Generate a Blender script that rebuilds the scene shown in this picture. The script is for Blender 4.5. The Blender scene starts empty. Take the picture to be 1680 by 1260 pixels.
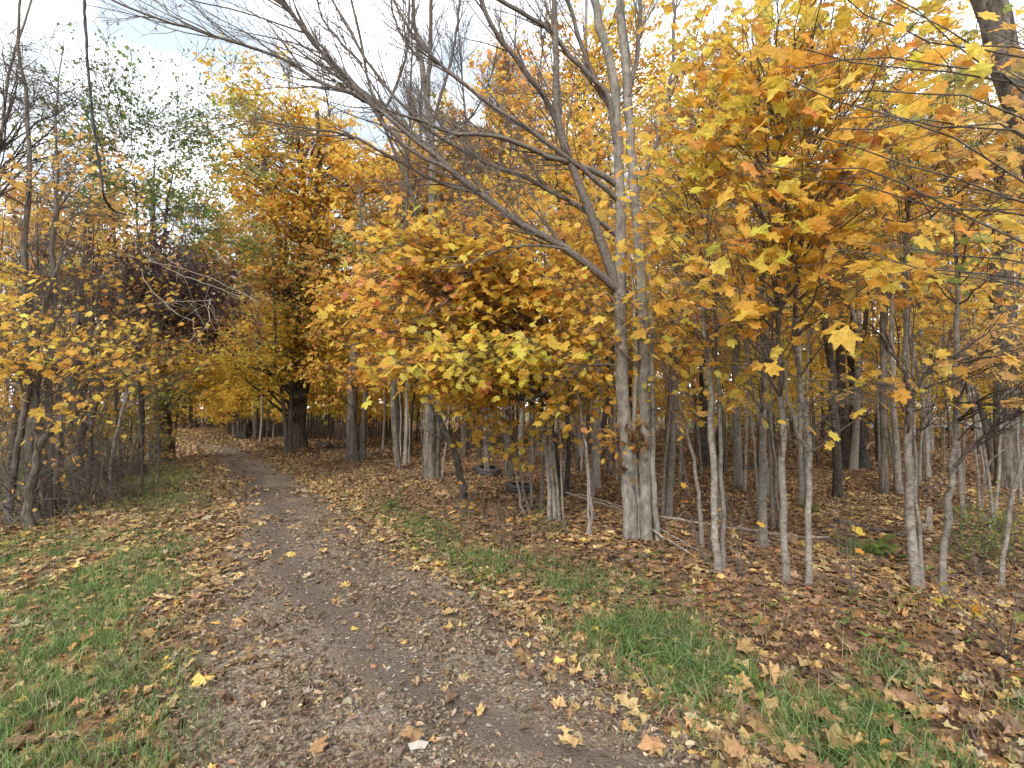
import bpy, math
import numpy as np

rng = np.random.default_rng(11)
SC = bpy.context.scene
COL = SC.collection

# ------------------------------------------------------------------ camera geometry
FPX = 840.0            # focal length in photo pixels (photo 1680 x 1260)
PITCH = math.radians(2.73)
CAMH = 1.6
cp, sp = math.cos(PITCH), math.sin(PITCH)

def gz(x, y):
    x = np.asarray(x, float); y = np.asarray(y, float)
    return (0.030*np.sin(x*1.3+0.4)*np.sin(y*0.9+1.1) + 0.018*np.sin(x*3.1+2)*np.sin(y*2.7)
            + 0.05*np.sin(x*0.31)*np.cos(y*0.27+0.5))

def ray(px, py):
    u = (px-840)/FPX; v = (630-py)/FPX
    return np.array([u, cp - v*sp, sp + v*cp])

def P(px, py, D):
    """the place at depth D metres seen at photo pixel (px,py)"""
    d = ray(px, py)
    return np.array([0, 0, CAMH]) + d*(D/d[1])

def depth(py):
    d = ray(840, py)
    return -CAMH/d[2]*d[1]

def G(px, py):
    D = depth(py); p = P(px, py, D)
    p[2] = float(gz(p[0], p[1])) - 0.02
    return p

# ------------------------------------------------------------------ path outline (world)
PY = np.array([-30, 0, 2.28, 3.1, 4.07, 5.84, 7.47, 10.3, 14.9, 19.2, 26.9, 38, 60])
PL = np.array([0.8, -1.0, -1.49, -1.95, -2.40, -3.15, -3.95, -5.7, -8.6, -11.7, -17.3, -24.4, -42])
PR = np.array([3.6, 1.8, 1.05, 0.62, 0.05, -1.35, -2.25, -4.0, -6.9, -9.8, -15.2, -22.2, -39])
def path_lr(y):
    return np.interp(y, PY, PL), np.interp(y, PY, PR)

def noise2(x, y, s, seed=0):
    """cheap smooth value noise 0..1"""
    x = np.asarray(x)/s + 100.0 + seed*17.3; y = np.asarray(y)/s + 100.0 + seed*9.1
    xi = np.floor(x).astype(int); yi = np.floor(y).astype(int)
    fx = x-xi; fy = y-yi; fx = fx*fx*(3-2*fx); fy = fy*fy*(3-2*fy)
    def h(a, b):
        n = (a*374761393 + b*668265263 + seed*1442695) & 0x7fffffff
        n = ((n ^ (n >> 13))*1274126177) & 0x7fffffff
        return (n ^ (n >> 16))/0x7fffffff % 1.0
    return (h(xi, yi)*(1-fx)+h(xi+1, yi)*fx)*(1-fy) + (h(xi, yi+1)*(1-fx)+h(xi+1, yi+1)*fx)*fy

# ------------------------------------------------------------------ mesh helpers
def mk_mesh(name, V, faces, mats, fmat=None, colors=None, smooth=None, origin=(0, 0, 0)):
    """V (n,3); faces: list of int arrays (m,k); fmat: list of slot ids per face array"""
    me = bpy.data.meshes.new(name)
    V = np.asarray(V, float) - np.asarray(origin, float)
    faces = [np.asarray(f, np.int32) for f in faces if len(f)]
    me.vertices.add(len(V)); me.vertices.foreach_set('co', V.astype(np.float32).ravel())
    nl = sum(f.size for f in faces); nf = sum(len(f) for f in faces)
    me.loops.add(nl); me.polygons.add(nf)
    me.loops.foreach_set('vertex_index', np.concatenate([f.ravel() for f in faces]).astype(np.int32))
    tot = np.concatenate([np.full(len(f), f.shape[1], np.int32) for f in faces])
    st = np.concatenate([[0], np.cumsum(tot)[:-1]]).astype(np.int32)
    me.polygons.foreach_set('loop_start', st)
    if smooth is not None:
        me.polygons.foreach_set('use_smooth', np.concatenate([np.full(len(f), bool(s)) for f, s in zip(faces, smooth)]))
    for m in mats: me.materials.append(m)
    if fmat is not None:
        me.polygons.foreach_set('material_index', np.concatenate([np.full(len(f), s, np.int32) for f, s in zip(faces, fmat)]))
    if colors is not None:
        a = me.color_attributes.new('tint', 'FLOAT_COLOR', 'POINT')
        c = np.ones((len(V), 4), np.float32); c[:, :3] = colors
        a.data.foreach_set('color', c.ravel())
    me.update(calc_edges=True)
    return me

def link(name, me, parent=None, loc=(0, 0, 0)):
    o = bpy.data.objects.new(name, me); COL.objects.link(o)
    if parent is not None: o.parent = parent
    else: o.location = loc
    return o

def tag(o, label=None, cat=None, group=None, kind=None):
    if label: o['label'] = label
    if cat: o['category'] = cat
    if group: o['group'] = group
    if kind: o['kind'] = kind
    return o

def empty(name, loc, label, cat, group=None):
    o = bpy.data.objects.new(name, None); COL.objects.link(o)
    o.location = loc; o.empty_display_size = 0.2
    return tag(o, label, cat, group)

class Geo:
    """collects tubes and leaves, then makes one mesh"""
    def __init__(s): s.V = []; s.F = []; s.M = []; s.C = []; s.S = []; s.n = 0
    def add(s, V, F, mat=0, col=(1, 1, 1), smooth=False):
        V = np.asarray(V, float)
        s.V.append(V)
        c = np.asarray(col, float)
        s.C.append(np.broadcast_to(c, (len(V), 3)) if c.ndim == 1 else c)
        for f in (F if isinstance(F, list) else [F]):
            s.F.append(np.asarray(f)+s.n); s.M.append(mat); s.S.append(smooth)
        s.n += len(V)
    def tubes(s, pts, rad, k=5, mat=0, rough=0.0, col=(1, 1, 1), cap=False):
        """pts (B,n,3), rad (B,n)"""
        pts = np.asarray(pts, float); rad = np.asarray(rad, float)
        if pts.ndim == 2: pts = pts[None]; rad = rad[None]
        B, n, _ = pts.shape
        if B == 0: return
        t = np.gradient(pts, axis=1); t /= np.linalg.norm(t, axis=2, keepdims=True)+1e-9
        m = pts[:, -1]-pts[:, 0]
        ref = np.where((np.abs(m[:, 2]) > 0.8*np.linalg.norm(m, axis=1))[:, None], np.array([1., 0, 0]), np.array([0, 0, 1.]))
        u = np.cross(t, ref[:, None, :]); u /= np.linalg.norm(u, axis=2, keepdims=True)+1e-9
        w = np.cross(t, u)
        a = np.arange(k)*2*math.pi/k
        r = rad[:, :, None]
        if rough > 0:
            lobes = 1 + rough*(np.sin(a*3+rng.uniform(0, 6, (B, 1, 1)))*0.5 + np.sin(a*2+rng.uniform(0, 6, (B, 1, 1))))
            r = r*lobes*(1+rough*rng.normal(0, 0.35, (B, n, k)))
        ring = pts[:, :, None, :] + r[..., None]*(np.cos(a)[None, None, :, None]*u[:, :, None, :] + np.sin(a)[None, None, :, None]*w[:, :, None, :])
        V = ring.reshape(-1, 3)
        i = np.arange(n-1)[:, None]*k; j = np.arange(k)[None, :]; j2 = (j+1) % k
        q = np.stack([i+j, i+j2, i+k+j2, i+k+j], -1).reshape(-1, 4)
        F = (q[None]+(np.arange(B)*n*k)[:, None, None]).reshape(-1, 4)
        fs = [F]
        if cap:
            fs.append(((n-1)*k+np.arange(k))[None]+(np.arange(B)*n*k)[:, None])
            fs.append((np.arange(k)[::-1])[None]+(np.arange(B)*n*k)[:, None])
        s.add(V, fs, mat, col, True)
    def leaves(s, pos, size, col, tmpl, mat=1, flat=0.5, face=None, droop=0.0, wind=(0, 0, 0), curl=1.0):
        """one leaf of template tmpl at each pos"""
        N = len(pos)
        if N == 0: return
        T, TF = tmpl
        nrm = rng.normal(0, 1, (N, 3)); nrm[:, 2] *= 0.6; nrm /= np.linalg.norm(nrm, axis=1, keepdims=True)
        nrm = nrm*(1-flat) + np.array([0, 0, 1.])*flat
        if face is not None: nrm += face
        nrm /= np.linalg.norm(nrm, axis=1, keepdims=True)+1e-9
        d = rng.normal(0, 1, (N, 3)) + np.array([0, 0, -droop]) + np.asarray(wind)
        d -= nrm*np.sum(d*nrm, 1, keepdims=True); d /= np.linalg.norm(d, axis=1, keepdims=True)+1e-9
        e = np.cross(nrm, d)
        sz = np.asarray(size)
        if sz.ndim == 0: sz = np.full(N, float(sz))
        cz = T[None, :, 2:3]*(curl*rng.uniform(0.3, 2.4, (N, 1, 1))*np.where(rng.random((N, 1, 1)) < 0.3, -1, 1))
        V = pos[:, None, :] + sz[:, None, None]*(T[None, :, 0:1]*e[:, None, :]*rng.uniform(0.5, 1.1, (N, 1, 1)) + T[None, :, 1:2]*d[:, None, :] + cz*nrm[:, None, :])
        k = len(T)
        F = (TF[None]+(np.arange(N)*k)[:, None, None]).reshape(-1, TF.shape[1])
        s.add(V.reshape(-1, 3), F, mat, np.repeat(col, k, axis=0), False)
    def mesh(s, name, mats, origin):
        return mk_mesh(name, np.concatenate(s.V), s.F, mats, s.M, np.concatenate(s.C), s.S, origin)

# ---- leaf templates (x across, y along, z curl), unit width about 1, base at origin
def fan(outline, zf):
    o = np.array(outline, float)
    full = np.vstack([o, np.stack([-o[::-1, 0][1:-1], o[::-1, 1][1:-1]], 1)]) if o[0, 0] == 0 and o[-1, 0] == 0 else o
    c = np.array([[0, 0.42]])
    V2 = np.vstack([c, full]); n = len(full)
    z = np.array([zf(x, y) for x, y in V2])
    F = np.array([[0, 1+i, 1+(i+1) % n] for i in range(n)])
    return np.column_stack([V2, z]), F
MAPLE_HI = fan([(0, 0), (.15, -.05), (.30, -.10), (.40, -.04), (.33, .07), (.44, .12), (.56, .22), (.60, .31), (.47, .34), (.50, .48), (.56, .62), (.54, .71), (.42, .66), (.31, .60), (.26, .72), (.17, .84), (.05, 1.02), (0, 1.06)],
               lambda x, y: -0.42*x*x + 0.16*abs(x) - 0.22*(y-.4)**2 + 0.13*math.sin(7*x+5*y)*abs(x) + .03*math.sin(11*y+2))
MAPLE_MID = fan([(0, 0), (.33, -.08), (.34, .12), (.55, .24), (.53, .36), (.42, .42), (.54, .64), (.44, .72), (.24, .64), (.12, .95), (0, 1.04)],
                lambda x, y: -0.40*x*x + 0.14*abs(x) - 0.18*(y-.4)**2)
OVAL = fan([(0, 0), (.2, .15), (.27, .45), (.17, .8), (0, 1.05)], lambda x, y: 0.5*abs(x)-0.1*(y-.4)**2)
KITE = (np.array([[0, 0, 0], [.42, .42, .12], [0, 1, -.04], [-.42, .5, .12]]), np.array([[0, 1, 2, 3]]))
STAR_LO = (np.array([[0, 0, 0], [.55, .22, .08], [.28, .48, 0], [.36, .9, -.06], [0, 0.75, .02], [-.36, .9, -.06], [-.28, .48, 0], [-.55, .22, .08]]),
           np.array([[0, 1, 2, 4], [2, 3, 4, 4], [4, 5, 6, 6], [0, 4, 6, 7]]))
STAR_LO = (STAR_LO[0], np.array([[0, 1, 2], [0, 2, 4], [2, 3, 4], [4, 5, 6], [0, 4, 6], [0, 6, 7]]))

# ------------------------------------------------------------------ palettes (linear base colours of the leaves themselves)
PAL = {
 'gold':   ([(.78,.50,.06), (.75,.44,.055), (.80,.56,.07), (.66,.34,.055), (.70,.52,.07)], [4, 3, 3, 1.3, 1]),
 'orange': ([(.76,.41,.06), (.78,.47,.06), (.68,.32,.055), (.78,.53,.06), (.70,.30,.09)], [4, 3, 1.4, 2.6, .3]),
 'salmon': ([(.76,.34,.11), (.76,.40,.08), (.72,.25,.10), (.78,.50,.07)], [2, 3, .5, 3]),
 'yellow': ([(.78,.56,.06), (.74,.48,.05), (.68,.56,.07), (.78,.44,.05), (.56,.54,.07)], [4, 3, 2.4, 1.5, 1.4]),
 'lime':   ([(.74,.62,.07), (.62,.58,.08), (.76,.58,.07), (.50,.52,.07), (.76,.50,.05)], [3, 3, 2.4, 1.5, 1]),
 'olive':  ([(.36,.37,.08), (.29,.33,.07), (.50,.41,.08), (.23,.28,.06), (.58,.44,.07)], [3, 3, 2.4, 2, 1.6]),
 'green':  ([(.17,.25,.07), (.14,.21,.06), (.22,.30,.07), (.27,.31,.08), (.45,.26,.07)], [3, 3, 2, 1, .35]),
 'mixed':  ([(.68,.40,.055), (.62,.31,.05), (.50,.46,.07), (.74,.50,.06), (.50,.28,.07), (.40,.38,.07)], [4, 2.6, 2.2, 3, 1.2, 1.6]),
 'dull':   ([(.64,.42,.09), (.56,.35,.09), (.68,.46,.08), (.48,.37,.09), (.70,.43,.07)], [3, 3, 2.4, 1.5, 1.8]),
 'brown':  ([(.24,.12,.07), (.18,.09,.06), (.30,.16,.07), (.13,.07,.055)], [2, 2, 1, 1]),
 'purple': ([(.12,.07,.07), (.15,.08,.07), (.09,.05,.055), (.20,.10,.07)], [3, 2, 2, 1]),
 'litter': ([(.43,.26,.085), (.35,.20,.07), (.50,.335,.13), (.26,.145,.07), (.17,.10,.058), (.60,.38,.07), (.40,.30,.17), (.40,.17,.07)], [4, 4, 3, 3, 3, 1.2, 1.5, .6]),
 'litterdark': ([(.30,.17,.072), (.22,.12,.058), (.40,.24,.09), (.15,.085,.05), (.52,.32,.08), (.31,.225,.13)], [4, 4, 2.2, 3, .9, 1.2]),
 'crumb':  ([(.30,.225,.15), (.22,.16,.11), (.36,.28,.19), (.17,.12,.08), (.42,.34,.23), (.28,.165,.09)], [4, 4, 2.4, 3, .6, 2.4]),
}
def colours(name, pos, jit=0.16, clump=0.7):
    base, w = PAL[name]; base = np.array(base); w = np.array(w, float); w /= w.sum()
    N = len(pos)
    # neighbouring leaves turn together: pick by a smooth field mixed with chance
    f = noise2(pos[:, 0]+pos[:, 2]*0.7, pos[:, 1]+pos[:, 2]*1.1, clump, seed=len(name))
    q = np.mod(0.55*f + rng.random(N)*0.62, 1.0)
    idx = np.searchsorted(np.cumsum(w), q*0.9999)
    idx = np.where(rng.random(N) < 0.6, np.minimum(idx, len(base)-1), rng.choice(len(base), N, p=w))
    c = base[idx]*np.exp(rng.normal(0, jit, (N, 1)))*np.exp(rng.normal(0, 0.05, (N, 3)))
    if name.startswith('litter'): c = c*.84+c.mean(1, keepdims=True)*.13
    if name in ('gold', 'orange', 'yellow', 'mixed', 'dull', 'salmon', 'lime', 'olive'):
        c = c*np.array([1.14, 1.065, 1.5])
    return np.clip(c, 0.01, 0.88)

# ------------------------------------------------------------------ materials
def new_mat(name):
    m = bpy.data.materials.new(name); m.use_nodes = True
    nt = m.node_tree
    for n in list(nt.nodes): nt.nodes.remove(n)
    out = nt.nodes.new('ShaderNodeOutputMaterial')
    return m, nt, out
def N(nt, t, **kw):
    n = nt.nodes.new(t)
    for k, v in kw.items(): setattr(n, k, v)
    return n
def setin(n, **kw):
    for k, v in kw.items(): n.inputs[k.replace('_', ' ')].default_value = v

def leaf_material(name, trans=0.4, rough=0.55, spots=True):
    m, nt, out = new_mat(name)
    at = N(nt, 'ShaderNodeVertexColor'); at.layer_name = 'tint'
    tc = N(nt, 'ShaderNodeTexCoord')
    nz = N(nt, 'ShaderNodeTexNoise'); setin(nz, Scale=38.0, Detail=4.0, Roughness=0.7)
    nt.links.new(tc.outputs['Object'], nz.inputs['Vector'])
    mr = N(nt, 'ShaderNodeMapRange'); setin(mr, From_Min=0.3, From_Max=0.72, To_Min=0.72, To_Max=1.12)
    nt.links.new(nz.outputs['Fac'], mr.inputs['Value'])
    mx = N(nt, 'ShaderNodeMix', data_type='RGBA', blend_type='MULTIPLY'); mx.inputs[0].default_value = 1.0
    nt.links.new(at.outputs['Color'], mx.inputs[6]); nt.links.new(mr.outputs['Result'], mx.inputs[7])
    nb = N(nt, 'ShaderNodeTexNoise'); setin(nb, Scale=17.0, Detail=5.0, Roughness=.75); nt.links.new(tc.outputs['Object'], nb.inputs['Vector'])
    mb = N(nt, 'ShaderNodeMapRange'); setin(mb, From_Min=.60, From_Max=.66, To_Min=0.0, To_Max=.3); nt.links.new(nb.outputs['Fac'], mb.inputs['Value'])
    if not spots: mb.inputs['To Max'].default_value = 0.0
    m3 = N(nt, 'ShaderNodeMix', data_type='RGBA'); m3.inputs[7].default_value = (.30, .15, .05, 1); nt.links.new(mb.outputs['Result'], m3.inputs[0]); nt.links.new(mx.outputs[2], m3.inputs[6]); mx = m3
    pb = N(nt, 'ShaderNodeBsdfPrincipled'); setin(pb, Roughness=rough)
    pb.inputs['Specular IOR Level'].default_value = 0.25
    nt.links.new(mx.outputs[2], pb.inputs['Base Color'])
    tr = N(nt, 'ShaderNodeBsdfTranslucent'); nt.links.new(mx.outputs[2], tr.inputs['Color'])
    ms = N(nt, 'ShaderNodeMixShader'); ms.inputs[0].default_value = trans
    nt.links.new(pb.outputs[0], ms.inputs[1]); nt.links.new(tr.outputs[0], ms.inputs[2])
    nt.links.new(ms.outputs[0], out.inputs['Surface'])
    return m

def bark_material(name, c1, c2, c3, scale=6.0, stretch=0.18, bump=0.5, moss=0.25):
    m, nt, out = new_mat(name)
    tc = N(nt, 'ShaderNodeTexCoord'); mp = N(nt, 'ShaderNodeMapping')
    mp.inputs['Scale'].default_value = (1, 1, stretch)
    nt.links.new(tc.outputs['Object'], mp.inputs['Vector'])
    n1 = N(nt, 'ShaderNodeTexNoise'); setin(n1, Scale=scale*6, Detail=6.0, Roughness=0.7, Distortion=0.4)
    n2 = N(nt, 'ShaderNodeTexNoise'); setin(n2, Scale=scale*0.9, Detail=3.0)
    nt.links.new(mp.outputs[0], n1.inputs['Vector']); nt.links.new(tc.outputs['Object'], n2.inputs['Vector'])
    r1 = N(nt, 'ShaderNodeValToRGB'); r1.color_ramp.elements[0].position = .38; r1.color_ramp.elements[1].position = .60
    r1.color_ramp.elements[0].color = (*c1, 1); r1.color_ramp.elements[1].color = (*c2, 1)
    nt.links.new(n1.outputs['Fac'], r1.inputs[0])
    mr = N(nt, 'ShaderNodeMapRange'); setin(mr, From_Min=.5, From_Max=.72, To_Min=0.0, To_Max=moss*2)
    nt.links.new(n2.outputs['Fac'], mr.inputs['Value'])
    mx = N(nt, 'ShaderNodeMix', data_type='RGBA'); mx.inputs[7].default_value = (*c3, 1)
    nt.links.new(mr.outputs['Result'], mx.inputs[0]); nt.links.new(r1.outputs[0], mx.inputs[6])
    n4 = N(nt, 'ShaderNodeTexNoise'); setin(n4, Scale=scale*3.2, Detail=5.0, Roughness=.65); nt.links.new(tc.outputs['Object'], n4.inputs['Vector'])
    m4 = N(nt, 'ShaderNodeMapRange'); setin(m4, From_Min=.32, From_Max=.62, To_Min=.55, To_Max=1.15); nt.links.new(n4.outputs['Fac'], m4.inputs['Value'])
    mz = N(nt, 'ShaderNodeMix', data_type='RGBA', blend_type='MULTIPLY'); mz.inputs[0].default_value = 1; nt.links.new(mx.outputs[2], mz.inputs[6]); nt.links.new(m4.outputs['Result'], mz.inputs[7]); mx = mz
    oi = N(nt, 'ShaderNodeObjectInfo'); hv = N(nt, 'ShaderNodeMapRange'); setin(hv, To_Min=0.8, To_Max=1.2)
    nt.links.new(oi.outputs['Random'], hv.inputs['Value'])
    m2 = N(nt, 'ShaderNodeMix', data_type='RGBA', blend_type='MULTIPLY'); m2.inputs[0].default_value = 1
    nt.links.new(mx.outputs[2], m2.inputs[6]); nt.links.new(hv.outputs['Result'], m2.inputs[7])
    pb = N(nt, 'ShaderNodeBsdfPrincipled'); setin(pb, Roughness=0.85); pb.inputs['Specular IOR Level'].default_value = 0.2
    nt.links.new(m2.outputs[2], pb.inputs['Base Color'])
    bp = N(nt, 'ShaderNodeBump'); setin(bp, Strength=bump, Distance=0.02)
    nt.links.new(n1.outputs['Fac'], bp.inputs['Height']); nt.links.new(bp.outputs[0], pb.inputs['Normal'])
    nt.links.new(pb.outputs[0], out.inputs['Surface'])
    return m

M_LEAF = leaf_material('maple_leaf', 0.6)
M_LITTER = leaf_material('dry_leaf', 0.15, 0.7)
M_GRASS = leaf_material('grass_blade', 0.35, 0.5, False)
M_GREY = bark_material('grey_bark', (.16,.14,.118), (.29,.26,.22), (.21,.215,.16), 3.2, .3, .6)
M_SAPL = bark_material('sapling_bark', (.15,.128,.106), (.30,.265,.225), (.22,.22,.16), 4.0, 2.2, .5)
M_ROUGH = bark_material('rough_bark', (.055,.044,.035), (.185,.155,.125), (.12,.12,.085), 3.2, .12, 1.0)
M_DARK = bark_material('dark_bark', (.028,.023,.02), (.09,.075,.06), (.06,.06,.045), 3.5, .4, 1.0)
M_TWIG = bark_material('twig_bark', (.085,.07,.06), (.18,.15,.13), (.15,.14,.115), 9, .5, .2)
M_TWIGD = bark_material('dark_twig_bark', (.05,.04,.035), (.12,.095,.08), (.12,.10,.08), 9, .5, .2)
M_DEAD = bark_material('dead_wood', (.20,.155,.115), (.40,.34,.27), (.26,.23,.17), 6, .3, .5)
BARK = dict(grey=M_GREY, sapl=M_SAPL, rough=M_ROUGH, dark=M_DARK, dead=M_DEAD)

# ------------------------------------------------------------------ branch growing
def grow(P0, D, L, n, wander, trop):
    B = len(P0); pts = np.zeros((B, n, 3)); pts[:, 0] = P0
    d = D/(np.linalg.norm(D, axis=1, keepdims=True)+1e-9); st = (L/(n-1))[:, None]
    trop = np.asarray(trop, float)
    for i in range(1, n):
        pts[:, i] = pts[:, i-1]+d*st
        d = d+rng.normal(0, wander, (B, 3))+trop/(n-1)
        d /= np.linalg.norm(d, axis=1, keepdims=True)
    return pts

def kids(pts, rad, cnt, tmin, tmax, ang, bias=(0, 0, 0)):
    """cnt children on each parent: start points, directions, parent radius there"""
    B, n, _ = pts.shape
    t = rng.uniform(tmin, tmax, (B, cnt))*(n-1)
    i = np.minimum(t.astype(int), n-2); f = (t-i)[..., None]
    bi = np.arange(B)[:, None]
    a = pts[bi, i]; b = pts[bi, i+1]
    p = a*(1-f)+b*f; d = b-a; d /= np.linalg.norm(d, axis=2, keepdims=True)+1e-9
    r = rng.normal(0, 1, d.shape); r -= d*np.sum(r*d, 2, keepdims=True); r /= np.linalg.norm(r, axis=2, keepdims=True)+1e-9
    an = np.radians(rng.normal(ang, ang*.25, (B, cnt)))[..., None]
    nd = d*np.cos(an)+r*np.sin(an)+np.asarray(bias)
    rr = rad[bi, i]*(1-f[..., 0])+rad[bi, i+1]*f[..., 0]
    return p.reshape(-1, 3), nd.reshape(-1, 3), rr.reshape(-1), (t/(n-1)).reshape(-1)

def taper(r0, r1, n): return r0[:, None]*(1-np.linspace(0, 1, n))+r1[:, None]*np.linspace(0, 1, n) if np.ndim(r0) else np.linspace(r0, r1, n)

def resample(pts, m):
    """smooth a hand-set polyline to m points (Catmull-Rom)"""
    p = np.asarray(pts, float)
    if len(p) < 3: return p[0]+(p[-1]-p[0])*np.linspace(0, 1, m)[:, None]
    q = np.vstack([2*p[0]-p[1], p, 2*p[-1]-p[-2]])
    s = np.concatenate([[0], np.cumsum(np.linalg.norm(np.diff(p, axis=0), axis=1))]); s /= s[-1]
    u = np.linspace(0, 1, m); i = np.clip(np.searchsorted(s, u, side='right')-1, 0, len(p)-2)
    f = ((u-s[i])/(s[i+1]-s[i]))[:, None]
    a, b, c, d = q[i], q[i+1], q[i+2], q[i+3]
    return .5*((2*b)+(-a+c)*f+(2*a-5*b+4*c-d)*f**2+(-a+3*b-3*c+d)*f**3)

def detail(D):
    """template, twig sides, leaf size factor by distance from the viewer"""
    if D < 4.2: return MAPLE_HI, 6
    if D < 9: return MAPLE_MID, 5
    if D < 15: return STAR_LO, 4
    return KITE, 3

def twigs_and_leaves(g, pts, rad, D, nleaf, pal, size, l2=0.55, c2=5, c3=3, tmin=0.35, tropz=0.05, flat=.5, wind=(.3, 0, 0), spread=.07, mat=1, minr=None, face=None, droop=.5, ang=45, layer=.45):
    """two orders of twigs on the boughs pts, then nleaf leaves on them"""
    tm, k = detail(D)
    size = size*(.92 if D < 4.35 else .78 if D < 9 else .84 if D < 16 else .95); nleaf = int(nleaf*(.68 if D < 4.35 else .95 if D < 9 else .9 if D < 16 else .72))
    if minr is None: minr = 0.00042*D
    p, d, r, t = kids(pts, rad, c2, tmin, 1.0, ang)
    d[:, 2] *= layer
    L = l2*(1.15-0.5*t)*rng.uniform(.6, 1.3, len(p))
    a = grow(p, d, L, 5, .14, (0, 0, tropz))
    ra = taper(np.maximum(np.minimum(r*.6, .006+.006*L), minr), np.full(len(p), minr*.8), 5)
    g.tubes(a, ra, 4 if D < 8 else 3, 0)
    p, d, r, t = kids(a, ra, c3, .25, 1.0, 42)
    d[:, 2] *= layer
    L = l2*.45*rng.uniform(.5, 1.3, len(p))
    b = grow(p, d, L, 4, .15, (0, 0, -.05))
    rb = taper(np.full(len(p), minr*.8), np.full(len(p), minr*.5), 4)
    if D < 13: g.tubes(b, rb, 3, 0)
    if nleaf <= 0: return
    nb = int(nleaf*.72); i = rng.integers(0, len(b), nb); j = rng.integers(1, 4, nb)
    s1 = b[i, j]
    i = rng.integers(0, len(a), nleaf-nb); j = rng.integers(2, 5, nleaf-nb)
    pos = np.vstack([s1, a[i, j]])+rng.normal(0, spread, (nleaf, 3))*np.array([1, 1, .7])
    keep = pos[:, 2] > 0.25+gz(pos[:, 0], pos[:, 1])
    pos = pos[keep]
    col = colours(pal, pos)
    sz = size*np.exp(rng.normal(0, .22, len(pos)))
    g.leaves(pos, sz, col, tm, mat, flat=flat, wind=wind, droop=droop, face=face)
    if D < 5:   # leaf stalks
        m = len(pos); q = np.stack([pos, pos+rng.normal(0, .035, (m, 3))], 1)
        g.tubes(q, np.full((m, 2), .0009), 3, 0)

FACE = np.array([0, -.35, .0])

def stem_mesh(g, pts, w0, w1, D, m=14, k=10, rough=.06, flare=.35, mat=0, fade=False):
    """a trunk through pixel-measured points; widths in photo pixels at its depth"""
    q = resample(pts, m)
    s = np.concatenate([[0], np.cumsum(np.linalg.norm(np.diff(q, axis=0), axis=1))]); L = s[-1]
    r = (w0+(w1-w0)*(s/L))*.42/FPX*D
    r = r*(1+.75*flare*np.exp(-s/(.12+1.3*r[0])))
    if fade: r = r*np.where(s/L > .6, 1-.8*(s/L-.6)/.4, 1)
    q = q+rng.normal(0, .0035*D**.5, q.shape)*np.array([1, 1, 0])*(s[:, None] > 0)
    g.tubes(q, r, k, mat, rough)
    return q, r

def boughs_to(stems, C, R, nb, D, up=.35):
    """nb boughs that leave the nearest stem and end inside the ellipsoid C,R"""
    u = rng.normal(0, 1, (nb, 3)); u /= np.linalg.norm(u, axis=1, keepdims=True)
    T = C+u*R*(rng.random((nb, 1))**.45)
    out = np.zeros((nb, 7, 3)); r0 = np.zeros(nb)
    for i in range(nb):
        q, r = stems[rng.integers(len(stems))]
        h = np.hypot(T[i, 0]-q[:, 0], T[i, 1]-q[:, 1])
        want = T[i, 2]-up*rng.uniform(.2, 1.6)*h-.1
        cost = np.abs(q[:, 2]-want)+.15*h+rng.normal(0, .12, len(q))
        j = int(np.clip(np.argmin(cost), 2, len(q)-1))
        A = q[j]; dist = np.linalg.norm(T[i]-A)
        mid = (A+T[i])/2+np.array([0, 0, .12*dist])*rng.uniform(-.4, 1.4)+rng.normal(0, .05*dist, 3)
        t = np.linspace(0, 1, 7)[:, None]
        out[i] = (1-t)**2*A+2*t*(1-t)*mid+t**2*T[i]
        out[i, 1:-1] += rng.normal(0, .012*dist, (5, 3))
        r0[i] = min(r[j]*.6, .002+.003*dist if D < 3.2 else .005+.0055*dist if D < 9 else .006+.0085*dist)
    rr = taper(r0, np.full(nb, max(.003, .0005*D)), 7)
    return out, rr

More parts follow.
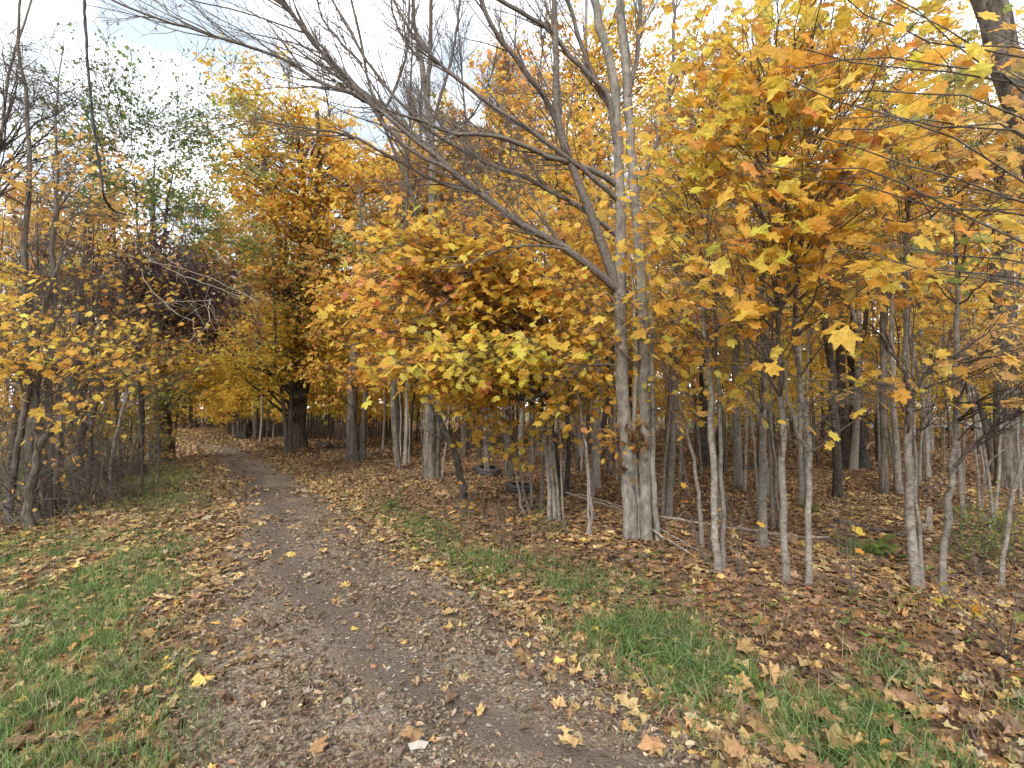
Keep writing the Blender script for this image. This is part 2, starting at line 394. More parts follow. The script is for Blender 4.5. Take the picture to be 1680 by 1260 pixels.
TREES = []      # (px of base, D, short phrase) landmarks for the labels of the crowd behind
def tree(name, cat, label, stems, blobs=(), bark='grey', D=None, phrase=None, twigmat=None, group=None, k=10, rough=.06, flare=.35, extra=None, up=.3):
    """stems: [(pixel points, w0, w1)], first point of each on the ground;
    blobs: (px, py, D, rx_px, ry_px, rD_m, boughs, leaves, palette, leaf size)"""
    b0 = stems[0][0][0]
    base = G(b0[0], b0[1]) if D is None else P(b0[0], b0[1], D)
    if D is not None: base[2] = float(gz(base[0], base[1]))-.03
    D0 = base[1]
    root = empty(name, base, label, cat, group)
    made = []
    for si, st in enumerate(stems):
        pp, w0, w1 = st[:3]; dl = st[3] if len(st) > 3 else 0.0
        pts = []
        for i, (x, y) in enumerate(pp):
            if i == 0:
                q = P(x, y, D0)
                if D is not None or abs(q[2]) < .6: q[2] = float(gz(q[0], q[1]))-.05
                if len(st) > 4: q = P(x, y, D0+st[4])
            else:
                f = (pp[0][1]-y)/max(1, (pp[0][1]-pp[-1][1])); q = P(x, y, D0+dl*f)
            pts.append(q)
        g = Geo()
        made.append(stem_mesh(g, pts, w0, w1, D0, m=max(10, 3*len(pts)), k=k, rough=rough, flare=flare, fade=pp[-1][1] > 30 and name != 'dead_tree'))
        o = link('trunk', g.mesh('trunk', [BARK[bark]], base), root)
    if blobs or extra:
        g = Geo(); tw = twigmat or (M_TWIG if bark != 'dark' else M_TWIGD)
        for b in blobs:
            px, py, Db, rx, ry, rD, nb, nl, pal, sz = b[:10]
            opt = b[10] if len(b) > 10 else {}
            C = P(px, py, Db); R = np.array([rx/FPX*Db, rD*(1.7 if Db < 5.2 and rD >= .25 else 1), ry/FPX*Db])*1.15
            bo, rr = boughs_to(made, C, R, nb, Db, up)
            g.tubes(bo, rr, 5 if Db < 9 else 4, 0)
            o = dict(l2=.5+.02*Db, face=FACE); o.update(opt)
            twigs_and_leaves(g, bo, rr, Db, nl, pal, sz, **o)
        if extra: extra(g, made)
        link('crown', g.mesh('crown', [tw, M_LEAF], base), root)
    if phrase: TREES.append((b0[0], D0, phrase))
    return root, made

# ================================================================== HAND-PLACED TREES
def limb(g, px, w0, w1, D0, D1, k=6, m=18, side=12, L=.9, bias=(-.35, 0, .35), sub=2, mat=0, whip=True):
    """a bough through photo-measured points, with its whips"""
    n = len(px)
    pts = [P(x, y, D0+(D1-D0)*i/(n-1)) for i, (x, y) in enumerate(px)]
    q = resample(pts, m)
    q[1:] += rng.normal(0, .008, (m-1, 3))
    r = np.linspace(w0, w1, m)*.5/FPX*np.linspace(D0, D1, m)
    g.tubes(q, r, k, mat, .04)
    if not side: return q, r
    p, d, rr, t = kids(q[None], r[None], int(side*1.5), .12, 1.0, 34, bias)
    a = grow(p, d, L*1.15*rng.uniform(.35, 1.5, len(p)), 9, .085, (-.12, 0, .25))
    ra = taper(np.maximum(np.minimum(rr*.55, .011), .004), np.full(len(p), .0022), 9)
    g.tubes(a, ra, 4, mat)
    p, d, rr, t = kids(a, ra, 4, .2, .95, 38, (-.1, 0, .2))
    b = grow(p, d, L*.38*rng.uniform(.4, 1.4, len(p)), 6, .09, (0, 0, .12))
    rb = taper(np.maximum(np.minimum(rr*.7, .0038), .0024), np.full(len(p), .0018), 6)
    g.tubes(b, rb, 3, mat)
    p, d, rr, t = kids(b, rb, 3, .2, .95, 42)
    c = grow(p, d, L*.13*rng.uniform(.4, 1.4, len(p)), 3, .1, (0, 0, 0))
    g.tubes(c, taper(np.full(len(p), .0019), np.full(len(p), .0014), 3), 3, mat)
    # winged seeds and a few brown leaves still hanging
    s = c[rng.random(len(c)) < .10][:, -1]
    if len(s): g.leaves(s, .035, colours('brown', s), OVAL, 1, flat=0, droop=3)
    return q, r

def centre_limbs(g, made):
    E = 6.35
    limb(g, [(1014, 474), (993, 413), (960, 327), (943, 287), (923, 227), (913, 167), (912, 67), (905, -30)], 18, 9, E, 6.0, side=8, bias=(.1, 0, .4))
    limb(g, [(943, 287), (910, 190), (880, 143), (847, 97), (813, 53), (778, -20)], 13, 8, E, 5.7, side=8)
    limb(g, [(1010, 303), (967, 277), (927, 263), (880, 250), (843, 233), (813, 223), (740, 218), (690, 200), (640, 182), (590, 165)], 10, 3.5, E, 5.5, side=15, bias=(-.5, 0, .12))
    limb(g, [(1014, 476), (970, 440), (927, 407), (847, 363), (793, 320), (743, 283), (707, 247), (673, 217), (620, 170), (577, 137), (540, 100), (500, 55), (450, -10)], 15, 6, E, 5.2, side=26, L=1.2, bias=(-.5, 0, .3))
    limb(g, [(715, 255), (673, 225), (610, 170), (540, 138), (470, 100), (400, 74), (320, 48), (300, 45), (230, 20), (165, -8)], 8, 3.2, 5.6, 4.9, side=18, bias=(-.5, 0, .1))
    limb(g, [(743, 283), (690, 255), (640, 215), (590, 150), (530, 80), (470, 10), (450, -20)], 7, 4, 5.7, 5.1, side=14)
    limb(g, [(800, 325), (760, 310), (700, 290), (650, 262), (600, 235), (540, 215), (480, 208), (420, 196)], 7, 2.6, 6.0, 5.6, side=12, bias=(-.5, 0, -.05))
    limb(g, [(1010, 235), (993, 150), (953, 110), (893, 43), (830, 8), (780, -30)], 10, 7, E, 5.8, side=9)
    limb(g, [(1014, 330), (985, 300), (900, 235), (820, 180), (740, 120), (680, 60), (640, -10)], 9, 4, E, 5.6, side=14)
    limb(g, [(1016, 390), (960, 345), (880, 300), (790, 262), (700, 210), (640, 150), (590, 80), (540, -10)], 9, 4, 6.5, 6.0, side=16)
    limb(g, [(1008, 190), (975, 130), (950, 60), (925, -20)], 9, 6, E, 6.2, side=6, bias=(0, 0, .4))
    limb(g, [(1042, 330), (1075, 240), (1095, 160), (1105, 70), (1108, -20)], 8, 5, E, 6.2, side=7, bias=(.3, 0, .4))
    limb(g, [(1030, 160), (1045, 90), (1050, 30), (1052, -30)], 9, 7, E, 6.3, side=6, bias=(.1, 0, .4))
    limb(g, [(930, 410), (880, 402), (820, 410), (770, 432), (730, 440)], 5, 2, 6.0, 5.6, side=6, bias=(-.3, 0, 0))
    limb(g, [(1066, 560), (1085, 600), (1110, 632), (1135, 650)], 4, 1.6, 6.3, 5.9, side=4, bias=(.3, 0, 0))
    limb(g, [(1010, 600), (985, 598), (955, 605), (930, 622)], 4, 1.6, 6.3, 5.9, side=5, bias=(-.3, 0, .1))
    # orange leaves caught in the fork by the two stems
    for cx, cy, n in ((1040, 720, 26), (1020, 762, 12), (1050, 700, 14)):
        c = P(cx, cy, 6.2)+rng.normal(0, .07, (n, 3))
        g.leaves(c, .085, colours('litter', c), MAPLE_MID, 1, flat=0, droop=2)

tree('maple_tree', 'tree', 'tall grey two-stemmed maple with long bare boughs reaching over the lane',
     [([(1035, 884), (1032, 800), (1027, 700), (1020, 600), (1017, 500), (1017, 400), (1016, 300), (1012, 200), (1003, 120), (985, 50), (965, -40)], 30, 16),
      ([(1062, 886), (1059, 800), (1057, 700), (1056, 600), (1052, 480), (1046, 400), (1040, 300), (1032, 200), (1026, 100), (1018, 0), (1015, -80)], 22, 15),
      ([(1047, 893), (1046, 840), (1041, 770), (1040, 700), (1043, 600), (1040, 500), (1030, 400)], 10, 7),
      ([(1080, 892), (1072, 800), (1070, 700), (1070, 560), (1064, 440), (1058, 350)], 12, 6)],
     [(1090, 640, 6.1, 40, 40, .3, 4, 30, 'orange', .11), (960, 470, 6.0, 60, 60, .3, 4, 40, 'orange', .11)],
     bark='grey', phrase='the two-stemmed grey maple', extra=centre_limbs, k=14, flare=.08)

def forkA(g, made):
    limb(g, [(702, 158), (705, 80), (707, 0), (708, -60)], 8, 6, 11.3, 11.3, side=8, bias=(0, 0, .5), L=1.6)
    limb(g, [(709, 215), (722, 160), (740, 100), (752, 30), (758, -40)], 6, 3, 11.3, 11.3, side=8, bias=(.1, 0, .5), L=1.6)
    limb(g, [(690, 100), (660, 60), (645, 20), (640, -30)], 5, 3, 11.3, 11.3, side=8, bias=(0, 0, .5), L=1.6)
    limb(g, [(627, 190), (650, 140), (668, 80), (672, 10), (670, -40)], 5, 3, 11.3, 11.3, side=8, bias=(0, 0, .5), L=1.6)
    limb(g, [(594, 105), (560, 70), (530, 30), (515, -20)], 5, 3, 11.3, 11.3, side=8, bias=(0, 0, .5), L=1.6)
    limb(g, [(708, 250), (740, 215), (775, 190), (800, 140), (815, 90)], 5, 2, 11.3, 11.3, side=8, bias=(0, 0, .5), L=1.4)
tree('maple_tree', 'tree', 'tall straight tree, furrowed trunk and bare forked top, beside the leaning dead trunk',
     [([(706, 790), (704, 700), (706, 600), (708, 500), (709, 400), (710, 300), (708, 220), (700, 150), (690, 100), (680, 40), (675, -40)], 25, 6),
      ([(718, 787), (719, 650), (706, 500), (688, 380), (670, 300), (637, 227), (606, 141), (592, 67), (568, -30)], 10, 5)],
     bark='rough', phrase='the furrowed straight tree', extra=forkA, k=12)

def dead_arms(g, made):
    for a in ([(725, 700), (745, 660), (760, 640)], [(700, 650), (685, 615), (680, 590)], [(742, 735), (725, 720), (712, 715)]):
        limb(g, a, 4, 1.5, 8.7, 8.6, side=3, L=.4)
tree('dead_tree', 'tree', 'dark dead trunk leaning over beside the straight furrowed tree',
     [([(765, 824), (755, 780), (741, 730), (722, 690), (692, 636)], 13, 9)], bark='dark', phrase='the leaning dead trunk', extra=dead_arms, rough=.1)

def F_limbs(g, made):
    limb(g, [(488, 655), (478, 600), (476, 540), (468, 460), (455, 380), (440, 300), (430, 230)], 20, 7, 19.6, 19.6, side=0)
    limb(g, [(494, 655), (505, 590), (513, 500), (517, 440), (520, 350), (525, 260), (520, 180)], 20, 7, 19.6, 19.6, side=0)
    limb(g, [(512, 520), (545, 440), (580, 370), (610, 300), (630, 250)], 11, 5, 19.6, 19.6, side=0)
tree('maple_tree', 'tree', 'huge old maple with thick ridged trunk and broad golden crown, right of the lane',
     [([(490, 738), (489, 700), (490, 650), (494, 600), (500, 500), (500, 380), (495, 280), (490, 200)], 32, 10)],
     [(480, 190, 19.5, 80, 55, 3, 26, 2125, 'yellow', .18), (560, 240, 19.5, 85, 60, 3, 26, 2243, 'gold', .18), (415, 200, 20, 50, 60, 3, 16, 1416, 'yellow', .18),
      (450, 300, 18.5, 100, 75, 3.5, 28, 2479, 'gold', .19), (600, 300, 20, 95, 80, 3.5, 28, 2479, 'gold', .19), (520, 370, 18, 105, 65, 3, 24, 2007, 'gold', .18),
      (430, 440, 18, 80, 50, 3, 20, 1653, 'dull', .18), (560, 450, 18.5, 60, 50, 3, 14, 1180, 'dull', .18), (675, 320, 19, 60, 75, 3, 16, 1653, 'gold', .18), (370, 250, 19, 45, 65, 2.5, 12, 885, 'olive', .17),
      (390, 570, 15.5, 80, 36, 2.5, 18, 1535, 'yellow', .16), (530, 560, 18, 60, 40, 1.8, 16, 1180, 'gold', .16), (460, 540, 17.5, 60, 50, 2, 12, 1003, 'yellow', .16)],
     bark='rough', phrase='the huge old maple by the lane', extra=F_limbs, k=16, rough=.09, flare=.2)

tree('maple_tree', 'tree', 'maple whose grey twin trunks fork low, between the old maple and the straight tree',
     [([(579, 760), (578, 700), (580, 640), (583, 560), (590, 480), (592, 380), (590, 300)], 25, 10),
      ([(596, 756), (597, 700), (603, 630), (606, 560), (612, 480), (625, 400)], 11, 6)],
     [(590, 480, 14.5, 50, 60, 1.2, 12, 1100, 'orange', .14), (620, 400, 15, 60, 60, 1.5, 12, 1300, 'olive', .14), (560, 620, 14.5, 55, 30, 1.2, 9, 800, 'orange', .14), (540, 520, 14.5, 40, 40, 1.2, 9, 600, 'mixed', .14)],
     bark='rough', phrase='the low-forking twin-trunked maple', k=12)

# ---- the sapling clump that carries the orange and yellow boughs in the middle
tree('maple_sapling', 'sapling', 'clump of three pale slender stems carrying bright orange and yellow boughs in the middle',
     [([(903, 858), (898, 770), (890, 680), (880, 600), (866, 500), (856, 420), (850, 340), (852, 270)], 9, 4),
      ([(911, 861), (905, 760), (903, 690), (899, 600), (895, 480), (892, 380), (888, 280)], 8, 4),
      ([(919, 860), (911, 780), (905, 720), (893, 640), (885, 560)], 7, 3.5)],
     [(615, 450, 5.9, 55, 50, .6, 11, 300, 'salmon', .125), (690, 395, 6.2, 85, 32, .6, 14, 460, 'yellow', .125), (630, 395, 6.2, 65, 34, .6, 11, 340, 'gold', .125),
      (710, 460, 6.3, 95, 50, .7, 16, 560, 'yellow', .12), (800, 400, 6.7, 95, 50, .7, 16, 640, 'orange', .12), (820, 470, 6.7, 95, 55, .8, 16, 620, 'gold', .115),
      (610, 530, 6.0, 65, 50, .6, 10, 330, 'gold', .12), (700, 540, 6.3, 95, 50, .7, 14, 470, 'yellow', .12), (670, 585, 5.8, 55, 38, .6, 10, 250, 'salmon', .12),
      (760, 590, 5.8, 85, 34, .6, 12, 320, 'lime', .125), (690, 615, 5.9, 85, 26, .6, 11, 300, 'yellow', .12), (850, 590, 6.1, 70, 34, .6, 10, 260, 'yellow', .12), (830, 530, 6.8, 95, 45, .8, 13, 460, 'gold', .115),
      (900, 480, 7.2, 75, 80, .8, 12, 460, 'gold', .115), (910, 610, 6.9, 70, 50, .6, 10, 260, 'yellow', .115), (960, 400, 7.2, 60, 70, .7, 9, 260, 'gold', .115)],
     bark='sapl', phrase='the three-stemmed pale clump', up=.12)
tree('maple_sapling', 'sapling', 'thin bowed sapling whose leafy twigs hang orange beside the two dark tyres',
     [([(866, 842), (856, 790), (846, 730), (836, 690), (826, 650), (800, 600)], 5.5, 3)],
     [(800, 640, 7.4, 55, 35, .5, 8, 240, 'orange', .115), (850, 700, 7.6, 40, 40, .4, 6, 120, 'yellow', .11), (760, 640, 7.4, 50, 40, .5, 6, 160, 'yellow', .115)],
     bark='sapl', phrase='the thin bowed sapling by the tyres')
tree('maple_sapling', 'sapling', 'crooked young sapling bending left, its foot in front of the flat tyres',
     [([(858, 848), (850, 800), (838, 750), (820, 715), (800, 700), (770, 690)], 5, 2.4)],
     [(815, 700, 7.3, 40, 30, .3, 5, 60, 'yellow', .11)], bark='sapl', phrase='the crooked young sapling')
tree('maple_sapling', 'sapling', 'straight thin sapling between the pale clump and the dark straight tree',
     [([(925, 870), (922, 800), (921, 740), (917, 690), (908, 620), (905, 540)], 4.5, 2.5)],
     [(905, 560, 6.8, 40, 40, .3, 5, 110, 'gold', .11)], bark='sapl')
tree('maple_sapling', 'sapling', 'slim pale sapling curving left at the top, next to the two-stemmed grey maple',
     [([(970, 882), (971, 830), (965, 770), (955, 700), (946, 640), (932, 570), (925, 500)], 6.5, 3),
      ([(966, 876), (964, 800), (962, 760)], 6, 4)],
     [(960, 690, 6.5, 45, 30, .4, 7, 130, 'orange', .115), (930, 540, 6.6, 50, 50, .4, 7, 200, 'gold', .115), (980, 620, 6.9, 40, 50, .3, 6, 110, 'orange', .115)],
     bark='sapl', phrase='the slim curving sapling')
tree('dark_tree', 'tree', 'straight slender tree with almost black trunk rising behind the pale three-stemmed clump',
     [([(931, 815), (932, 700), (932, 600), (928, 500), (925, 400), (915, 320), (912, 200), (905, 90)], 10, 5), ([(921, 812), (912, 740), (905, 680), (902, 600), (905, 500)], 8, 4)],
     [(915, 330, 9.4, 60, 70, .8, 9, 500, 'gold', .13), (880, 240, 9.4, 60, 70, .8, 8, 260, 'orange', .13), (930, 430, 9.4, 50, 50, .6, 8, 360, 'orange', .13)],
     bark='dark', phrase='the almost black straight tree')
tree('maple_tree', 'tree', 'smooth grey tree standing close behind the slim curving sapling',
     [([(980, 800), (980, 700), (981, 600), (980, 500), (978, 400), (975, 280), (965, 150), (955, 60)], 14, 6)],
     [(960, 250, 10.3, 70, 80, 1, 10, 700, 'gold', .13), (960, 380, 10.3, 50, 60, 1, 8, 500, 'gold', .13), (880, 150, 10.6, 80, 60, 1, 9, 300, 'orange', .13), (820, 260, 10.5, 60, 60, 1, 8, 380, 'gold', .13)],
     bark='grey', phrase='the smooth grey tree')
tree('dark_tree', 'tree', 'dark twisted tree with a kinked trunk, deeper in the wood behind the smooth grey tree',
     [([(986, 765), (990, 690), (1001, 625), (990, 560), (982, 480), (978, 380), (985, 280)], 10, 6), ([(992, 690), (1010, 630), (1020, 560)], 7, 5)],
     [(990, 420, 13.5, 50, 80, 1.2, 9, 600, 'yellow', .15)], bark='dark', phrase='the dark kinked tree')
tree('maple_tree', 'tree', 'stout brown trunk with leafless lower stem, just behind the rear tyre',
     [([(835, 785), (831, 700), (828, 640), (828, 560), (830, 450), (828, 330)], 16, 9)],
     [(830, 480, 11.5, 70, 60, 1.2, 10, 700, 'gold', .14), (800, 340, 11.5, 60, 60, 1.2, 9, 500, 'orange', .14)], bark='rough', phrase='the stout brown trunk')
tree('maple_tree', 'tree', 'grey trunk half hidden behind the stout brown one, deep in the wood',
     [([(852, 748), (855, 690), (858, 620), (856, 500), (850, 400)], 11, 8)], [(850, 480, 17, 60, 70, 1.5, 9, 900, 'yellow', .16)], bark='grey')
tree('maple_tree', 'tree', 'slender upright tree with a dark prop of fallen branch leaning on its foot',
     [([(770, 738), (767, 660), (768, 560), (770, 450), (765, 340)], 10, 7), ([(775, 733), (788, 708), (802, 684)], 7, 5)],
     [(760, 420, 18.5, 60, 80, 1.5, 10, 1300, 'olive', .16), (780, 560, 18.5, 60, 50, 1.5, 8, 900, 'yellow', .16)], bark='rough', phrase='the slender propped tree')
tree('maple_sapling', 'sapling', 'white-grey sapling trio standing between the forking maple and the straight tree',
     [([(664, 766), (666, 700), (668, 640), (669, 560), (672, 470)], 8.5, 5), ([(656, 762), (657, 700), (655, 620)], 3, 2), ([(671, 763), (672, 700), (668, 650)], 3.5, 2)],
     [(660, 560, 13.8, 50, 40, .8, 8, 500, 'yellow', .14)], bark='sapl', phrase='the white-grey sapling trio')
tree('maple_sapling', 'sapling', 'very thin leaning sapling crossing in front of the straight furrowed tree',
     [([(724, 792), (731, 730), (737, 670), (742, 600), (745, 520)], 4, 2)], [(745, 520, 11, 40, 40, .5, 5, 180, 'gold', .13)], bark='sapl')
tree('maple_sapling', 'sapling', 'thin sapling upright in the leaf litter beside the white-grey trio',
     [([(646, 742), (646, 690), (645, 620), (648, 540)], 3.6, 2)], [(645, 610, 18, 40, 30, .8, 6, 500, 'yellow', .15)], bark='sapl')
# ---- right of the grey maple
tree('maple_sapling', 'sapling', 'upright pale sapling just behind the grey maple, near the long fallen poles',
     [([(1097, 848), (1100, 760), (1104, 680), (1108, 620), (1110, 540), (1108, 420), (1100, 300)], 13, 6)],
     [(1100, 420, 7.5, 50, 70, .5, 9, 420, 'gold', .125), (1095, 560, 7.4, 40, 50, .5, 7, 200, 'orange', .12), (1120, 300, 7.5, 50, 60, .6, 9, 420, 'yellow', .125)],
     bark='sapl', phrase='the pale sapling behind the grey maple')
tree('maple_sapling', 'sapling', 'thin sapling leaning back to the grey maple over the fallen poles',
     [([(1152, 894), (1148, 820), (1138, 760), (1125, 700), (1115, 660), (1096, 590)], 9, 4)],
     [(1120, 640, 6.2, 40, 30, .3, 4, 50, 'yellow', .115), (1085, 560, 6.1, 40, 30, .3, 5, 80, 'gold', .115)], bark='sapl', phrase='the sapling leaning over the poles')
tree('maple_sapling', 'sapling', 'pair of speckled pale stems growing from one foot, right after the leaning sapling',
     [([(1178, 940), (1172, 850), (1169, 740), (1167, 640), (1157, 560), (1155, 480), (1160, 380), (1158, 260), (1150, 130)], 14, 4),
      ([(1186, 938), (1188, 850), (1182, 740), (1178, 640), (1174, 560), (1172, 420), (1180, 280)], 11, 4)],
     [(1110, 440, 4.6, 55, 60, .4, 10, 136, 'gold', .125), (1160, 300, 4.7, 60, 80, .5, 12, 208, 'yellow', .12), (1120, 180, 4.9, 60, 80, .5, 11, 208, 'gold', .12), (1200, 160, 5, 60, 70, .5, 10, 208, 'yellow', .12),
      (1090, 330, 4.5, 40, 60, .3, 7, 88, 'gold', .125), (1160, 520, 4.7, 50, 40, .4, 7, 72, 'gold', .125), (1170, 50, 5, 70, 60, .5, 10, 192, 'yellow', .12)],
     bark='sapl', phrase='the pair of speckled pale stems')
tree('maple_tree', 'tree', 'smooth straight grey trunk with a widened foot, behind the speckled pair',
     [([(1212, 798), (1208, 700), (1207, 600), (1208, 500), (1209, 380), (1205, 250), (1200, 100)], 18, 8)],
     [(1210, 430, 10.5, 60, 70, 1, 10, 700, 'yellow', .135), (1200, 280, 10.5, 70, 80, 1, 12, 900, 'gold', .135), (1200, 120, 10.5, 80, 80, 1, 10, 700, 'gold', .135)],
     bark='grey', phrase='the smooth straight grey trunk')
tree('dark_tree', 'tree', 'thick dark brown trunk seen between the speckled pair and the smooth grey trunk',
     [([(1157, 768), (1156, 700), (1154, 600), (1158, 480), (1160, 360), (1155, 240)], 17, 12)], [(1150, 420, 13.6, 60, 80, 1.2, 10, 800, 'yellow', .15), (1150, 560, 13.6, 50, 50, 1.2, 8, 500, 'lime', .15)], bark='dark', phrase='the thick dark brown trunk')
tree('maple_sapling', 'sapling', 'straight mottled pole of a sapling next to the smooth grey trunk',
     [([(1254, 897), (1252, 800), (1252, 700), (1254, 600), (1252, 480), (1250, 350), (1245, 200), (1240, 60)], 14, 5)],
     [(1240, 330, 5.6, 60, 80, .5, 11, 240, 'gold', .12), (1260, 200, 5.8, 60, 70, .5, 10, 208, 'yellow', .12), (1250, 90, 5.8, 70, 60, .5, 10, 208, 'gold', .12), (1220, 480, 5.6, 50, 50, .4, 8, 104, 'gold', .12), (1230, 640, 5.6, 40, 35, .3, 5, 36, 'yellow', .115)],
     bark='sapl', phrase='the mottled straight sapling')
tree('maple_sapling', 'sapling', 'narrow white-barked sapling leaning a little between the mottled one and the tall front one',
     [([(1279, 860), (1273, 780), (1266, 705), (1262, 620), (1262, 520), (1268, 400)], 6.5, 3.5)],
     [(1270, 420, 6.8, 50, 60, .4, 8, 240, 'yellow', .12)], bark='sapl')
tree('maple_sapling', 'sapling', 'tall front sapling with ringed pale stem and big golden leaves, nearest the verge',
     [([(1289, 960), (1286, 850), (1285, 760), (1283, 680), (1277, 600), (1278, 500), (1275, 400), (1272, 260), (1265, 120), (1255, -20)], 14, 5)],
     [(1180, 455, 3.9, 60, 45, .3, 9, 68, 'gold', .125), (1240, 380, 4.0, 70, 60, .4, 11, 104, 'gold', .125), (1230, 250, 4.0, 70, 80, .4, 11, 128, 'yellow', .125), (1310, 330, 4.0, 60, 80, .4, 10, 120, 'gold', .125),
      (1290, 180, 3.9, 70, 80, .4, 10, 120, 'gold', .125), (1240, 100, 3.8, 70, 70, .4, 9, 96, 'gold', .125), (1290, 20, 3.9, 90, 60, .4, 9, 104, 'yellow', .125), (1300, 660, 4.5, 70, 40, .3, 8, 33, 'gold', .115), (1260, 570, 4.4, 60, 40, .3, 6, 24, 'gold', .115)],
     bark='sapl', phrase='the tall ringed front sapling')
tree('maple_sapling', 'sapling', 'front sapling forking low on its stem, with long golden boughs, beside the ringed one',
     [([(1326, 964), (1326, 850), (1328, 760), (1327, 722), (1318, 650), (1310, 600), (1302, 520), (1310, 400), (1325, 250), (1340, 100), (1350, -20)], 12, 4.5),
      ([(1326, 742), (1308, 705), (1292, 640), (1285, 590), (1260, 545), (1225, 515)], 6, 2.5, -.3, 0)],
     [(1370, 400, 3.9, 70, 60, .4, 10, 96, 'gold', .125), (1390, 300, 3.8, 70, 70, .4, 10, 104, 'gold', .125), (1380, 180, 3.7, 70, 70, .4, 10, 96, 'gold', .125), (1420, 90, 3.7, 70, 70, .4, 9, 80, 'yellow', .125),
      (1350, 60, 3.6, 60, 60, .4, 8, 64, 'gold', .125), (1390, 630, 4.2, 40, 30, .3, 5, 17, 'gold', .12), (1350, 500, 4.1, 60, 45, .3, 8, 48, 'gold', .125), (1440, 410, 4.1, 50, 50, .4, 7, 56, 'gold', .12)],
     bark='sapl', phrase='the forking front sapling')
tree('maple_sapling', 'sapling', 'slender pole behind the forking front sapling with two shoots at its foot',
     [([(1314, 824), (1313, 700), (1311, 600), (1312, 450), (1315, 320)], 9.5, 6), ([(1322, 806), (1323, 740), (1320, 660)], 5, 3)],
     [(1330, 430, 8.6, 60, 70, .8, 9, 450, 'yellow', .13), (1310, 280, 8.6, 70, 80, .8, 9, 500, 'gold', .13)], bark='sapl', phrase='the slender pole behind')
tree('dark_tree', 'tree', 'nearly black snaky trunk with flaky bark and a kink half way up',
     [([(1374, 814), (1373, 740), (1368, 680), (1364, 600), (1354, 540), (1356, 490), (1369, 440), (1376, 380), (1372, 280), (1380, 160)], 17, 8)],
     [(1370, 400, 9.3, 60, 60, .8, 9, 480, 'yellow', .13), (1390, 250, 9.3, 70, 80, .8, 10, 560, 'gold', .13)], bark='dark', phrase='the black snaky trunk', rough=.12, k=12)
tree('dark_tree', 'tree', 'great dark forked tree with flaring ridged foot, behind the black snaky trunk',
     [([(1388, 768), (1384, 710), (1380, 640), (1378, 540), (1372, 430), (1360, 320)], 24, 10),
      ([(1412, 767), (1406, 700), (1403, 620), (1400, 560), (1408, 500), (1418, 450), (1428, 360), (1430, 240)], 28, 10),
      ([(1406, 610), (1416, 560), (1424, 500), (1440, 440)], 9, 6, 0, 0)],
     [(1420, 380, 13.7, 80, 90, 1.5, 14, 1100, 'gold', .15), (1440, 220, 13.7, 90, 90, 1.5, 14, 1200, 'olive', .15), (1350, 330, 13.7, 70, 80, 1.5, 10, 800, 'yellow', .15)],
     bark='dark', phrase='the great dark forked tree', k=16, rough=.12, flare=.9)
tree('maple_tree', 'tree', 'straight brown-grey trunk between the great dark forked tree and the near twin stems',
     [([(1450, 808), (1449, 700), (1450, 600), (1450, 480), (1449, 350), (1455, 200), (1450, 80)], 15, 8)],
     [(1460, 430, 9.7, 60, 70, .9, 9, 460, 'dull', .13), (1470, 280, 9.7, 70, 70, .9, 10, 600, 'olive', .13), (1460, 120, 9.7, 80, 80, .9, 10, 600, 'dull', .13)], bark='rough', phrase='the straight brown-grey trunk')
tree('maple_sapling', 'sapling', 'grey pole close against the near twin stems, with a thin shoot beside it',
     [([(1476, 809), (1468, 700), (1465, 600), (1462, 450), (1470, 330)], 11, 7), ([(1487, 800), (1486, 720), (1484, 640)], 5, 3)], [(1480, 380, 9.6, 50, 60, .8, 8, 380, 'gold', .13)], bark='grey')
def s1500(g, made):
    limb(g, [(1497, 655), (1488, 620), (1470, 590), (1445, 553), (1425, 530), (1415, 510)], 7, 3, 4.5, 4.3, side=6, L=.5, bias=(-.1, 0, .3))
    limb(g, [(1497, 650), (1510, 625), (1540, 600), (1585, 570), (1625, 545), (1660, 530)], 5, 2.4, 4.5, 4.3, side=9, L=.5, bias=(.3, 0, .2))
    limb(g, [(1500, 720), (1520, 700), (1550, 695), (1600, 690)], 4, 2, 4.5, 4.3, side=6, L=.4, bias=(.3, 0, .1))
tree('maple_sapling', 'sapling', 'near twin-stemmed grey sapling with dark forking twigs at head height',
     [([(1505, 969), (1496, 880), (1491, 780), (1491, 690), (1488, 600), (1487, 500), (1488, 400), (1492, 290), (1500, 150)], 17, 6),
      ([(1513, 964), (1506, 850), (1502, 760), (1499, 650), (1496, 560)], 9, 5)],
     [(1500, 330, 4.4, 60, 60, .4, 8, 104, 'dull', .12), (1440, 620, 4.4, 40, 40, .3, 5, 17, 'gold', .115), (1480, 210, 4.3, 70, 70, .4, 8, 104, 'gold', .12), (1530, 620, 4.4, 50, 40, .3, 5, 20, 'gold', .11), (1540, 120, 4.4, 70, 70, .4, 8, 104, 'olive', .12)],
     bark='sapl', phrase='the near twin-stemmed grey sapling', extra=s1500, twigmat=M_TWIGD)
def s1548(g, made):
    limb(g, [(1566, 765), (1600, 730), (1640, 695), (1690, 672), (1740, 655)], 6, 3, 4.3, 4.0, side=12, L=.55, bias=(.4, 0, .2))
    limb(g, [(1560, 800), (1540, 795), (1515, 810), (1498, 830)], 3, 1.6, 4.4, 4.2, side=3, L=.3)
    limb(g, [(1640, 695), (1660, 660), (1690, 640)], 3, 2, 4.1, 4.0, side=6, L=.4, bias=(.3, 0, .3))
